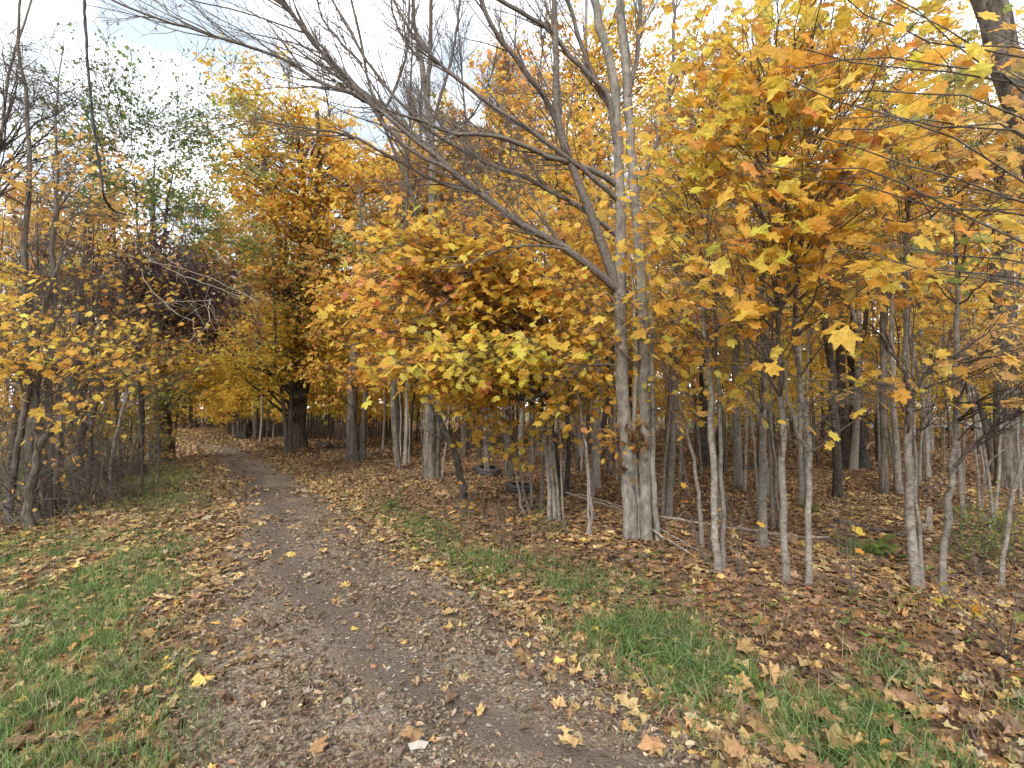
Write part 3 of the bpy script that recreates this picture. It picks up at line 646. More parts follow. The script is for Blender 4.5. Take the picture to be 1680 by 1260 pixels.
tree('maple_sapling', 'sapling', 'pale swaying sapling with dark side bough reaching right, in front of the parked car',
     [([(1548, 979), (1550, 880), (1560, 790), (1570, 700), (1568, 600), (1571, 480), (1565, 380), (1555, 290), (1560, 160)], 13, 5)],
     [(1600, 640, 4.2, 60, 50, .4, 7, 36, 'dull', .11), (1560, 420, 4.3, 60, 60, .4, 7, 56, 'olive', .115), (1600, 300, 4.3, 70, 70, .4, 9, 120, 'dull', .12), (1650, 560, 4.2, 50, 50, .4, 7, 56, 'dull', .115), (1620, 180, 4.3, 70, 70, .4, 9, 120, 'dull', .12)],
     bark='sapl', phrase='the pale swaying sapling', extra=s1548, twigmat=M_TWIGD)
tree('maple_sapling', 'sapling', 'short stretch of pale sapling right behind the swaying one',
     [([(1580, 852), (1574, 780), (1571, 700), (1580, 600), (1585, 480)], 8.5, 4)], [(1590, 480, 7.2, 50, 60, .6, 7, 240, 'gold', .12)], bark='sapl')
tree('maple_sapling', 'sapling', 'thin rod of a sapling near the pale arching stem',
     [([(1606, 853), (1603, 760), (1600, 680), (1605, 580)], 5, 3)], [(1605, 560, 7.2, 40, 50, .5, 6, 160, 'dull', .12)], bark='sapl')
tree('bent_sapling', 'sapling', 'bare pale stem arching over to the right behind the swaying sapling',
     [([(1612, 860), (1614, 800), (1628, 755), (1660, 730), (1700, 718)], 4.5, 2)], bark='sapl', phrase='the pale arching stem')
tree('maple_sapling', 'sapling', 'slanting grey sapling at the right edge, leaning out of view',
     [([(1640, 962), (1648, 890), (1663, 810), (1684, 710), (1705, 600)], 9, 5)], [(1690, 560, 4.6, 50, 60, .4, 6, 64, 'dull', .12)], bark='sapl', phrase='the slanting sapling')
tree('maple_sapling', 'sapling', 'thinner second slanting stem just behind the slanting grey sapling',
     [([(1624, 880), (1636, 800), (1642, 720), (1640, 620)], 6, 4)], [(1650, 600, 6.5, 50, 60, .4, 6, 140, 'dull', .12)], bark='sapl')
tree('dark_tree', 'tree', 'broad dark brown trunk at the right edge, rising behind the slanting saplings',
     [([(1658, 800), (1652, 650), (1646, 540), (1642, 430), (1640, 300), (1635, 180)], 42, 28)],
     [(1640, 330, 10.2, 90, 90, 1.2, 12, 800, 'dull', .13), (1640, 180, 10.2, 90, 90, 1.2, 12, 800, 'olive', .13), (1560, 250, 10.2, 70, 90, 1.2, 10, 600, 'gold', .13)],
     bark='rough', phrase='the broad dark brown trunk', k=14)
tree('leaning_tree', 'tree', 'thick grey trunk leaning in from the top right corner',
     [([(1815, 930), (1800, 700), (1755, 450), (1692, 220), (1652, 100), (1615, -20), (1560, -180)], 64, 44)], bark='rough', phrase='the leaning corner trunk', k=16)
NB = dict(l2=.3, c2=4, c3=2)
tree('maple_sapling', 'sapling', 'overhanging bough of very large golden-brown leaves high at the right, closest of all',
     [([(1960, 1300), (1930, 900), (1860, 450), (1760, 60), (1600, -180), (1400, -260)], 13, 5, .35)],
     [(1345, 110, 2.55, 60, 40, .12, 3, 8, 'orange', .125, NB), (1420, 190, 2.6, 60, 50, .15, 3, 9, 'gold', .125, NB), (1500, 280, 2.8, 60, 50, .15, 3, 9, 'gold', .12, NB), (1400, 10, 2.7, 90, 40, .2, 3, 8, 'orange', .125, NB), (1290, 230, 2.9, 50, 60, .2, 3, 7, 'orange', .125, NB), (1400, 400, 2.9, 50, 40, .2, 2, 7, 'gold', .12, NB), (1540, 400, 3, 60, 60, .3, 3, 14, 'gold', .13, NB), (1600, 100, 3, 60, 60, .3, 3, 10, 'dull', .13, NB)],
     bark='sapl', D=2.4)

tree('maple_tree', 'tree', 'tawny-crowned tree rising behind the furrowed straight tree, crown level with its fork',
     [([(655, 742), (656, 640), (660, 500), (668, 380), (672, 260), (676, 200)], 13, 4)],
     [(640, 270, 17.5, 75, 60, 3, 18, 2600, 'gold', .17), (710, 290, 17, 70, 60, 3, 18, 2400, 'dull', .17), (700, 370, 17, 90, 50, 3, 18, 2400, 'gold', .17), (640, 360, 17, 70, 50, 3, 14, 1800, 'mixed', .17)], bark='rough')
tree('maple_tree', 'tree', 'orange-gold crowned tree between the furrowed tree and the almost black straight one, far back',
     [([(800, 745), (800, 640), (802, 500), (805, 380), (812, 260), (818, 140)], 12, 4)],
     [(800, 200, 16.5, 75, 70, 2.5, 18, 1700, 'orange', .17), (850, 130, 16.5, 75, 65, 2.5, 16, 1300, 'orange', .17), (780, 300, 16.5, 80, 60, 2.5, 18, 2200, 'gold', .17), (880, 250, 16.5, 70, 70, 2.5, 16, 1700, 'yellow', .17), (740, 240, 17, 50, 50, 2, 10, 900, 'olive', .17)], bark='grey')
tree('maple_tree', 'tree', 'high gold-crowned tree seen behind the upper limbs of the two-stemmed grey maple',
     [([(950, 750), (952, 600), (950, 450), (955, 300), (960, 120), (962, -20)], 12, 5)],
     [(950, 200, 15.5, 75, 80, 2.5, 18, 1900, 'gold', .17), (1000, 90, 15.5, 75, 75, 2.5, 16, 1500, 'yellow', .17), (930, 80, 15.5, 70, 60, 2.5, 12, 900, 'orange', .17), (1080, 130, 15.5, 80, 100, 2.5, 16, 1700, 'gold', .17), (980, 330, 15.5, 70, 70, 2.5, 14, 1500, 'yellow', .17)], bark='grey')
# ---- left side
tree('maple_tree', 'tree', 'dark many-footed tree at the left edge of the lane, before its bend',
     [([(270, 757), (268, 690), (265, 620), (262, 540), (257, 450), (250, 350), (255, 250)], 33, 10),
      ([(247, 758), (252, 712), (262, 660), (266, 600)], 15, 9), ([(283, 758), (288, 700), (296, 640), (300, 580)], 5, 3), ([(258, 760), (262, 720), (268, 680)], 12, 9)],
     [(250, 620, 14.5, 60, 40, 1.2, 12, 900, 'olive', .14), (290, 590, 14.0, 60, 35, 1, 10, 800, 'gold', .14), (320, 350, 14.5, 60, 60, 1.5, 12, 1500, 'green', .14), (360, 420, 14.5, 60, 50, 1.5, 12, 1500, 'mixed', .14), (240, 480, 14.8, 60, 60, 1.5, 12, 900, 'mixed', .14),
      (340, 600, 14.5, 50, 36, 1, 10, 900, 'yellow', .14), (390, 360, 15, 50, 60, 1.5, 10, 1300, 'olive', .14), (330, 280, 15, 50, 50, 1.2, 9, 900, 'olive', .13)],
     bark='rough', phrase='the dark many-footed tree', k=14)
tree('willow_tree', 'tree', 'airy tree with small green leaves on upswept twigs against the sky, left of the lane',
     [([(235, 752), (232, 650), (228, 540), (230, 440), (225, 340), (215, 260)], 12, 5), ([(228, 540), (260, 430), (275, 330), (290, 250)], 8, 4, 0, 0), ([(232, 600), (195, 470), (185, 360), (170, 270), (165, 180)], 8, 3, 0, 0)],
     [(230, 200, 12, 90, 70, 1.5, 16, 800, 'green', .09, dict(l2=1.0, layer=1, flat=.1, droop=1, tropz=.4)), (170, 160, 12, 60, 80, 1.2, 12, 420, 'green', .09, dict(l2=1.0, layer=1, flat=.1, droop=1, tropz=.4)),
      (310, 230, 12, 70, 60, 1.2, 12, 600, 'green', .08, dict(l2=1.0, layer=1, flat=.1, droop=1, tropz=.4)), (150, 270, 12, 80, 60, 1.2, 14, 900, 'olive', .09, dict(l2=.9, flat=.1)), (270, 320, 12, 80, 60, 1.2, 14, 1000, 'green', .09, dict(l2=.9, flat=.1)),
      (60, 170, 12, 70, 60, 1.2, 9, 320, 'green', .085, dict(l2=1.0, layer=1, flat=.1, droop=1, tropz=.4)), (90, 240, 12, 80, 50, 1.2, 10, 500, 'olive', .09, dict(l2=1.0, layer=1, flat=.1)), (260, 110, 12, 60, 40, 1, 8, 110, 'green', .09, dict(l2=.9, flat=.1, tropz=.4)), (390, 160, 12.5, 50, 60, 1, 8, 200, 'green', .08, dict(l2=1.0, layer=1, flat=.1, tropz=.4))],
     bark='dark', D=12.5, phrase='the airy green tree')
for pp, lab, ph, bl in (
    ([(78, 850), (82, 740), (80, 640), (86, 520), (88, 400), (94, 280), (92, 190), (100, 100), (108, 40)], 'thin tall trunk rising out of the thicket, the one under the hanging cable', 'the thin tall thicket trunk',
     [(95, 330, 7.6, 70, 50, .6, 10, 172, 'dull', .10), (70, 470, 7.4, 60, 60, .6, 9, 108, 'gold', .10), (140, 300, 7.6, 60, 50, .6, 9, 158, 'dull', .10), (100, 120, 7.6, 60, 80, .6, 14, 0, 'dull', .1)]),
    ([(60, 855), (50, 760), (52, 640), (46, 500), (40, 400), (50, 260), (42, 150), (30, 60), (38, -20)], 'thin crooked trunk in the thicket nearest the left edge, twiggy and bare on top', 'the crooked thicket trunk',
     [(30, 300, 7.4, 60, 50, .6, 9, 158, 'dull', .10), (20, 120, 7.4, 60, 90, .6, 16, 0, 'dull', .1), (40, 560, 7.2, 60, 50, .6, 8, 115, 'gold', .10), (30, 420, 7.4, 60, 50, .6, 9, 79, 'brown', .11)]),
    ([(128, 800), (134, 700), (128, 600), (135, 480), (140, 380), (150, 300)], 'dark vine-wrapped trunk in the middle of the left thicket', 'the vine-wrapped trunk',
     [(160, 360, 9.3, 60, 50, .8, 9, 330, 'orange', .10), (120, 560, 9.3, 60, 40, .8, 9, 300, 'gold', .10), (190, 460, 9.3, 60, 50, .8, 8, 160, 'brown', .12)])):
    tree('thicket_tree', 'tree', lab, [(pp, 15 if pp[0][0] < 100 else 17, 4 if pp[0][0] < 100 else 9)], bl, bark='rough', phrase=ph, twigmat=M_TWIG)
tree('maple_sapling', 'sapling', 'stout bent stem forking low at the foot of the left thicket, golden leaves above',
     [([(48, 868), (48, 810), (58, 770), (62, 735), (75, 715), (100, 695), (112, 670), (120, 620)], 17, 7), ([(62, 735), (58, 690), (62, 640), (60, 560)], 10, 6, 0, 0)],
     [(100, 590, 6.6, 75, 35, .5, 11, 187, 'gold', .10), (50, 600, 6.6, 60, 45, .5, 9, 144, 'gold', .10), (110, 690, 6.4, 40, 25, .3, 6, 50, 'gold', .115), (30, 520, 6.6, 50, 40, .5, 8, 79, 'gold', .10), (160, 600, 6.8, 60, 35, .5, 8, 122, 'gold', .10)],
     bark='rough', phrase='the stout bent stem')
tree('maple_sapling', 'sapling', 'pale sapling leaning right in the open grass beside the left thicket',
     [([(184, 822), (184, 760), (192, 710), (204, 665), (222, 620), (240, 585), (262, 540)], 8, 3.5), ([(204, 665), (208, 630), (205, 590)], 4, 2.5, 0, 0)],
     [(250, 560, 8.4, 60, 40, .6, 9, 108, 'gold', .10), (200, 500, 8.6, 60, 40, .6, 9, 115, 'orange', .10), (180, 400, 8.8, 70, 45, .6, 9, 144, 'gold', .10), (300, 620, 9, 40, 30, .4, 6, 90, 'yellow', .12), (310, 380, 9, 60, 40, .5, 8, 110, 'orange', .10)],
     bark='sapl', phrase='the pale grass-side sapling')
tree('maple_sapling', 'sapling', 'dark forked young tree low in the left thicket with a crossing stem',
     [([(132, 795), (130, 740), (128, 690), (140, 640), (150, 580)], 9, 5), ([(182, 790), (160, 760), (135, 735), (105, 715)], 8, 5)],
     [(150, 540, 8.8, 60, 50, .5, 9, 144, 'orange', .10), (200, 590, 8.8, 50, 35, .4, 8, 115, 'gold', .10)], bark='dark', twigmat=M_TWIGD)
tree('thicket_tree', 'tree', 'thin bare tree with twiggy top against the sky at the far left edge',
     [([(-60, 830), (-40, 600), (-20, 400), (0, 240), (15, 120), (45, 20), (60, -40)], 11, 3)],
     [(30, 150, 8, 60, 90, .8, 18, 0, 'dull', .1), (110, 190, 8, 60, 70, .8, 14, 0, 'dull', .1), (20, 500, 8, 50, 60, .6, 8, 86, 'gold', .10), (0, 640, 8, 40, 60, .5, 8, 115, 'gold', .10)], bark='grey')

# ---- tangle of vines with dried purple-brown leaves
def tangle(name, label, cat, C, R, stems, nleaf, pal, size, D, twig=M_TWIG, arcs=0):
    base = np.array([C[0], C[1], float(gz(C[0], C[1]))])
    root = empty(name, base, label, cat)
    g = Geo()
    B = stems
    p0 = base+np.stack([rng.normal(0, .5*R[0], B), rng.normal(0, .5*R[1], B), np.zeros(B)], 1)
    p0[:, 2] = gz(p0[:, 0], p0[:, 1])-.03
    tgt = C+rng.normal(0, .6, (B, 3))*R
    d = tgt-p0
    a = grow(p0, d, np.linalg.norm(d, axis=1)*rng.uniform(.9, 1.5, B), 11, .16, (0, 0, -.25))
    a[:, :, 2] = np.maximum(a[:, :, 2], gz(a[:, :, 0], a[:, :, 1])+.02)
    r = taper(rng.uniform(.006, .015, B), np.full(B, .003), 11)
    for i in range(B):
        gs = Geo(); gs.tubes(a[i:i+1], r[i:i+1], 5, 0, .05); link('stem', gs.mesh('stem', [twig], base), root)
    twigs_and_leaves(g, a, r, D, nleaf, pal, size, l2=.8, c2=4, c3=3, spread=.08, flat=.1, ang=60, layer=1)
    link('crown', g.mesh('crown', [twig, M_LEAF], base), root)
    return root
def vine(label, blobs, base_px, D, pale):
    base = P(base_px[0], base_px[1], D); base[2] = float(gz(base[0], base[1]))
    root = empty('vine_tangle', base, label, 'vines')
    g = Geo()
    q = resample([base, P(225, 600, D), P(205, 480, D-.2), P(235, 400, D-.3)], 14)
    r = np.linspace(.022, .012, 14); g.tubes(q, r, 6, 0, .1)
    q2 = resample([base+np.array([.25, .1, 0]), P(260, 590, D), P(290, 470, D-.2), P(330, 430, D-.3)], 14)
    g.tubes(q2, r*.8, 6, 0, .1)
    made = [(q, r), (q2, r*.8)]
    for b in blobs:
        px, py, Db, rx, ry, rD, nb, nl, pal, sz = b
        C = P(px, py, Db); R = np.array([rx/FPX*Db, rD, ry/FPX*Db])
        bo, rr = boughs_to(made, C, R, nb, Db, up=-.1)
        bo[:, 1:] += rng.normal(0, .05, bo[:, 1:].shape)
        g.tubes(bo, rr*.6, 4, 0)
        twigs_and_leaves(g, bo, rr, Db, nl, pal, sz, l2=.8, c2=8, c3=4, flat=.0, droop=1, layer=1, ang=65, spread=.09)
    link('vine_stems', g.mesh('vine_stems', [M_TWIG if pale else M_TWIGD, M_LEAF], base), root)
    if pale:
        g = Geo()
        for pl in ([(180, 385), (225, 370), (270, 365), (310, 378), (345, 405), (372, 432)], [(215, 385), (225, 405), (262, 435), (310, 455), (350, 470), (400, 490)], [(232, 440), (240, 465), (262, 490), (290, 515), (320, 528)],
                   [(163, 425), (200, 418), (250, 430), (330, 450), (430, 498)], [(177, 440), (190, 465), (197, 500)], [(345, 490), (342, 510), (342, 530), (310, 560)], [(200, 520), (240, 500), (300, 495), (350, 492)], [(190, 350), (215, 362), (255, 410), (300, 440)]):
            pts = [P(x, y, D-1.6-.1*i) for i, (x, y) in enumerate(pl)]
            qq = resample(pts, 20)
            qq[1:-1] += rng.normal(0, .008, (18, 3))
            g.tubes(qq, np.linspace(.008, .004, 20), 5, 0)
            p, d, rr, t = kids(qq[None], np.full((1, 20), .006), 9, .05, 1, 50, (0, 0, -.15))
            a = grow(p, d, rng.uniform(.2, .9, len(p)), 7, .12, (0, 0, -.3))
            g.tubes(a, taper(np.full(len(p), .0035), np.full(len(p), .0018), 7), 3, 0)
        link('hanging_stems', g.mesh('hanging_stems', [M_DEAD], base), root)
vine('matted vines with dried purple-brown leaves and pale arching stems hanging beside the dark many-footed tree',
     [(300, 480, 9.6, 75, 38, .5, 16, 1200, 'purple', .10), (240, 460, 9.6, 60, 45, .5, 12, 700, 'purple', .10), (380, 495, 9.8, 55, 30, .5, 12, 800, 'purple', .10), (300, 530, 9.6, 80, 25, .5, 10, 420, 'brown', .10), (180, 470, 9.6, 60, 60, .5, 10, 300, 'purple', .10), (430, 560, 10.5, 35, 12, .3, 4, 40, 'brown', .11)],
     (235, 790), 10.2, True)

# thicket shrubs on the left
for lab, px, py, D, rx, rz, st, nl, pal, sz in (
    ('tangled leafless bramble bush at the foot of the left thicket, around the stout bent stem', 40, 760, 7.2, 90, .75, 34, 130, 'dull', .07),
    ('bramble tangle with drooping brown canes beside the vine-wrapped trunk', 125, 745, 8.6, 75, .8, 34, 160, 'brown', .07),
    ('dense twiggy shrub filling the gap before the dark many-footed tree', 215, 710, 12.5, 55, .9, 30, 420, 'olive', .08),
    ('grey twiggy bush hanging at the far left edge of the thicket', -20, 680, 7.6, 80, .9, 34, 160, 'dull', .08),
    ('loose bush with sparse golden leaves half way up the left thicket', 60, 600, 9.5, 90, 1.3, 30, 520, 'dull', .10),
    ('dim twiggy bush in the depth of the left thicket, below the purple vines', 190, 640, 13.5, 80, 1.4, 34, 1000, 'olive', .10),
    ('high bare bush filling the left thicket above the crooked trunk', 20, 430, 10.5, 90, 1.9, 30, 700, 'brown', .10),
    ('low grey bramble mound spilling toward the turf before the stout bent stem', 95, 800, 7.8, 70, .6, 40, 60, 'brown', .05),
    ('grey bramble mound under the pale leaning sapling', 160, 770, 9.0, 70, .6, 40, 60, 'brown', .05),
    ('tall loose bush with mixed gold and green leaves behind the vine-wrapped trunk', 140, 420, 11.5, 90, 1.7, 30, 1300, 'mixed', .12),
    ):
    C = P(px, py, D); tangle('bramble_bush', lab, 'bush', C, np.array([rx/FPX*D*.75, .5, rz*.45]), int(st*.55), nl, pal, sz, D)

def bare_tree(px, D, h, w, lean, label, name='bare_tree', cb=.3, n1=20):
    x = (px-840)/FPX*D; base = np.array([x, D, float(gz(x, D))-.05]); root = empty(name, base, label, 'tree')
    g = Geo(); q = grow(base[None], np.array([[lean, 0, 1.]]), np.array([h]), 16, .035, (0, 0, .1)); r = (w/2*(1-.85*np.linspace(0, 1, 16)))[None]
    g.tubes(q, r, 8, 0, .06); link('trunk', g.mesh('trunk', [M_ROUGH], base), root)
    g = Geo(); p, d, rr, t = kids(q, r, n1, cb, .98, 32, (0, 0, .5)); L = h*.33*(1.2-t)*rng.uniform(.6, 1.2, len(p))
    a = grow(p, d, L, 9, .06, (0, 0, .35)); ra = taper(np.minimum(rr*.6, .035), np.full(len(p), .0004*D), 9); g.tubes(a, ra, 5, 0)
    p, d, rr, t = kids(a, ra, 8, .2, .95, 34, (0, 0, .3)); b = grow(p, d, L.repeat(8)*.38*rng.uniform(.5, 1.2, len(p)), 7, .07, (0, 0, .2)); rb = taper(np.minimum(rr*.7, .012), np.full(len(p), .00032*D), 7); g.tubes(b, rb, 4, 0)
    p, d, rr, t = kids(b, rb, 4, .2, .95, 38, (0, 0, .1)); c = grow(p, d, .09*h*.4*rng.uniform(.5, 1.3, len(p)), 4, .08, (0, 0, 0)); g.tubes(c, np.full((len(p), 4), .00026*D), 3, 0)
    link('crown', g.mesh('crown', [M_TWIG], base), root)
bare_tree(655, 13, 12.5, .16, -.10, 'slender bare tree with upswept whips behind the furrowed straight tree')
bare_tree(800, 12, 12.0, .15, -.04, 'bare twiggy tree above the flat tyres, between the furrowed and the almost black tree')
bare_tree(872, 14, 13.5, .17, .02, 'second bare tree, close left of the almost black straight tree')
bare_tree(760, 17, 15.0, .20, .04, 'tall bare tree deeper in, above the slender propped tree')
bare_tree(420, 25, 17.0, .22, .02, 'hazy bare tree whose fine twigs stand above the golden crown, farthest left of them')
bare_tree(500, 27, 19.5, .24, -.03, 'tall hazy bare tree behind the golden crown of the old maple')
bare_tree(590, 24, 18.5, .22, .03, 'hazy bare tree between the old maple crown and the furrowed tree top')
bare_tree(700, 22, 18.0, .22, -.03, 'hazy bare tree directly behind the forked top of the furrowed tree', n1=26)
bare_tree(850, 21, 18.0, .20, .02, 'hazy bare tree behind the long arching limbs of the grey maple', n1=26)
bare_tree(20, 9.5, 6.9, .11, .06, 'pale bare tree with wispy top at the left edge', n1=16)
bare_tree(105, 10.5, 6.6, .10, .02, 'bare wispy tree under the hanging cable in the left thicket', n1=16)
for px, D, h, w, ln, lab in ((22, 7.3, 4.6, .09, .05, 'crooked bare thicket stem closest to the left edge'), (104, 8.2, 4.8, .08, -.08, 'leaning bare thicket stem right of the stout bent stem'),
                             (150, 9.0, 5.0, .07, .1, 'thin dark thicket stem beside the vine-wrapped trunk'), (70, 9.6, 5.6, .13, .02, 'thicker grey thicket stem behind the stout bent one'), (205, 11.5, 5.0, .08, -.05, 'thin thicket stem before the dark many-footed tree')):
    bare_tree(px, D, h, w, ln, lab, 'thicket_tree', .2, 12)

# ================================================================== THE WOOD BEHIND: single trees, each with its own trunk and crown
def top_px(px):
    return np.interp(px, [-400, 0, 150, 300, 380, 480, 560, 700, 800, 900, 1000, 1200, 1700, 2200], [280, 260, 260, 270, 210, 180, 220, 230, 170, 90, 0, -30, -60, -60])

def wood_tree(kind, px, D, pal, nleaf, h=None, w=None, cb=.3, cr=None, size=None, bark=None):
    x = (px-840)/FPX*D*cp
    base = np.array([x, D, float(gz(x, D))-.05])
    if h is None:
        h = CAMH+(670-top_px(px)*rng.uniform(.85, 1.25))/FPX*D
        h = float(np.clip(h, 4.5, 17)*rng.uniform(.75, 1.0))
    cr = cr or np.clip(h*.17, 1.0, 2.6)*rng.uniform(.8, 1.2)
    w = w or (.04+.009*h)*rng.uniform(.6, 1.2)
    size = size or (.125+.002*D)*1.0
    bark = bark or rng.choice(['grey', 'rough', 'dark', 'sapl'], p=[.22, .46, .24, .08])
    g = Geo(); n = 12
    d = np.array([[rng.normal(0, .06), rng.normal(0, .06), 1.0]])
    q = grow(base[None], d, np.array([h]), n, .045, (0, 0, .1))
    s = np.linspace(0, 1, n); r = (w/2*(1-.8*s)*(1+.25*np.exp(-s*h/.2)))[None]
    g.tubes(q, r, 8 if D < 22 else 6, 0, .06)
    extra = rng.random() < .3 and h > 7
    if extra:
        p, dd, rr, t = kids(q, r, 1, .25, .5, 16, (0, 0, .4)); q2 = grow(p, dd, np.array([h*.5]), n, .05, (0, 0, .2))
        r2 = taper(rr*.75, rr*.2, n); g.tubes(q2, r2, 6, 0, .05)
    g2 = Geo()
    nb = int(14+h*1.2)
    qs = [(q, r)]+([(q2, r2)] if extra else [])
    for qq, rq in qs:
        p, dd, rr, t = kids(qq, rq, nb, cb if qq is q else .2, 1.0, 52, (0, 0, .25))
        tt = (t-cb)/(1-cb); prof = np.clip(.55+1.1*tt-1.35*tt*tt, .25, 1)
        L = cr*prof*rng.uniform(.6, 1.2, len(p))
        a = grow(p, dd, L, 6, .08, (0, 0, .2))
        ra = taper(np.minimum(rr*.5, .03), np.full(len(p), .004), 6)
        g2.tubes(a, ra, 3, 0)
        twigs_and_leaves(g2, a, ra, D, nleaf//len(qs), pal, size, l2=.35*cr+.2, c2=4, c3=3, minr=.0003*D, face=FACE, spread=.10, tmin=.2)
    label_slot = dict(px=px, D=D, h=h, w=w, bark=bark, pal=pal)
    root = empty(kind, base, None, 'sapling' if kind.endswith('sapling') else ('shrub' if kind.endswith('shrub') else 'tree'))
    link('trunk', g.mesh('trunk', [BARK[bark]], base), root)
    link('crown', g2.mesh('crown', [M_TWIG, M_LEAF], base), root)
    WOOD.append((root, label_slot))
WOOD = []
def place_many(n, x0, x1, D0, D1, kind, pals, nl, seed=0, avoid_path=True, keep_clear=None, **kw):
    k = 0
    for i in range(n):
        px = x0+(x1-x0)*(i+rng.uniform(.1, .9))/n
        D = rng.uniform(D0, D1)
        if keep_clear and keep_clear[0] < px < keep_clear[1]: continue
        if avoid_path:
            X = (px-840)/FPX*D; l, r = path_lr(D)
            if l-.8 < X < r+.8: px += (r+1.2-X)/D*FPX
        a = dict(kw)
        if 'h' in a and not np.isscalar(a['h']): a['h'] = rng.uniform(*a['h'])
        wood_tree(kind, px, D, pals[rng.integers(len(pals))], int(nl*rng.uniform(.7, 1.3)), **a)
# right-hand wood, row by row
place_many(11, 900, 1720, 11.5, 15, 'maple_tree', ['gold', 'yellow', 'mixed', 'yellow'], 1100, cb=.34)
place_many(13, 760, 1800, 15, 20, 'maple_tree', ['yellow', 'gold', 'yellow', 'mixed'], 1900, cb=.22)
place_many(15, 700, 1850, 20, 27, 'maple_tree', ['yellow', 'yellow', 'gold', 'mixed', 'lime'], 3000, cb=.15)
place_many(16, 640, 1900, 27, 36, 'maple_tree', ['yellow', 'gold', 'lime', 'yellow'], 4200, cb=.10)
place_many(26, 870, 1780, 15, 26, 'maple_sapling', ['yellow', 'gold', 'yellow', 'lime'], 1500, h=(3.2, 6), cb=.2, w=.04, cr=1.9)
place_many(22, 860, 1780, 24, 36, 'maple_sapling', ['yellow', 'gold', 'yellow', 'yellow'], 3600, h=(4.5, 8), cb=.08, w=.05, cr=2.8)
place_many(7, 560, 860, 17, 24, 'maple_tree', ['dull', 'gold', 'mixed', 'yellow'], 2200, cb=.35, cr=2.4)
place_many(4, 300, 430, 17, 24, 'maple_tree', ['mixed', 'yellow', 'olive'], 2200, cb=.2, cr=2.4)
place_many(9, 285, 500, 24, 44, 'maple_sapling', ['yellow', 'yellow', 'gold'], 4200, h=(4.5, 7.5), cb=.1, w=.07, cr=3.2)
# slim stems without low boughs
place_many(14, 880, 1740, 9, 14, 'slim_sapling', ['yellow', 'gold', 'orange'], 420, cb=.45, w=.06, h=(5, 8), bark='sapl', cr=.9, keep_clear=(1340, 1435))
# bright low growth behind the old maple and along the lane
place_many(14, 300, 800, 26, 34, 'maple_sapling', ['yellow', 'lime', 'yellow', 'gold'], 3600, h=(4.5, 7), cb=.12, w=.09, cr=2.3)
place_many(8, 400, 820, 20, 25, 'maple_sapling', ['lime', 'yellow', 'yellow'], 2200, h=(4, 5.5), cb=.2, w=.07, cr=1.8)
place_many(8, 270, 620, 37, 46, 'maple_tree', ['gold', 'yellow', 'mixed'], 4200, h=(9, 13), cb=.1, cr=3)
place_many(6, 620, 860, 19, 26, 'maple_tree', ['mixed', 'olive', 'gold'], 3200, h=(9, 12), cb=.25)
place_many(8, 380, 760, 27, 36, 'maple_tree', ['olive', 'mixed', 'dull'], 4200, cb=.25, cr=2.8)
# left of the lane
place_many(6, -60, 240, 15, 20, 'maple_tree', ['dull', 'mixed', 'olive'], 1800, cb=.25)
place_many(7, -80, 300, 22, 30, 'maple_tree', ['mixed', 'olive', 'dull', 'gold'], 2600, cb=.15)
place_many(5, 10, 300, 12, 15, 'scrub_shrub', ['olive', 'dull'], 900, h=(2.2, 3.6), cb=.08, w=.05, cr=1.2, size=.1, avoid_path=True)

place_many(30, 850, 1700, 7.0, 14, 'slim_sapling', ['yellow', 'gold', 'orange'], 170, cb=.5, w=.045, h=(4.5, 7), bark='sapl', cr=.7, keep_clear=(1340, 1435))
place_many(8, 300, 420, 47, 58, 'maple_sapling', ['yellow', 'gold', 'yellow'], 4200, h=(7, 10), cb=.04, w=.1, cr=4, avoid_path=False)
place_many(5, 225, 300, 27, 40, 'maple_sapling', ['yellow', 'gold'], 3600, h=(6, 8), cb=.12, w=.1, cr=3.4)

# labels of the wood: each by its look and its place next to a tree that can be found
TONE = dict(gold='golden', yellow='yellow', mixed='yellow-green', lime='lime-yellow', olive='olive-green', dull='brownish gold', orange='orange', green='green')
BT = dict(grey='grey', rough='rough grey-brown', dark='dark', sapl='pale')
ORD = ['', 'second ', 'third ', 'fourth ', 'fifth ', 'sixth ', 'seventh ', 'eighth ', 'ninth ', 'tenth ', 'eleventh ', 'twelfth ']
seen_key = {}
for root, s in sorted(WOOD, key=lambda z: z[1]['D']):
    lx, lD, ph = min(TREES, key=lambda t: abs(t[0]-s['px'])+3*max(0, t[1]-s['D']))
    far = 'behind' if s['D'] > lD+2 else 'beside'
    side = 'right' if s['px'] > lx else 'left'
    band = 'deep ' if s['D'] > 26 else ('' if s['D'] > 15 else 'near ')
    kindw = {'slim_sapling': 'slim sapling', 'maple_sapling': 'low sapling', 'scrub_shrub': 'scrubby shrub', 'maple_tree': 'tree'}[root.name.split('.')[0]]
    key = (BT[s['bark']], kindw, TONE[s['pal']], band, far, side, ph)
    k = seen_key.get(key, 0); seen_key[key] = k+1
    root['label'] = f"{ORD[k]}{band}{BT[s['bark']]} {TONE[s['pal']]} {kindw} {side}-{far} {ph}"
    root['group'] = {'slim_sapling': 'slim saplings in the wood', 'maple_sapling': 'low bright saplings behind the lane', 'scrub_shrub': 'scrubby shrubs by the lane', 'maple_tree': 'trees of the wood behind'}[root.name.split('.')[0]]

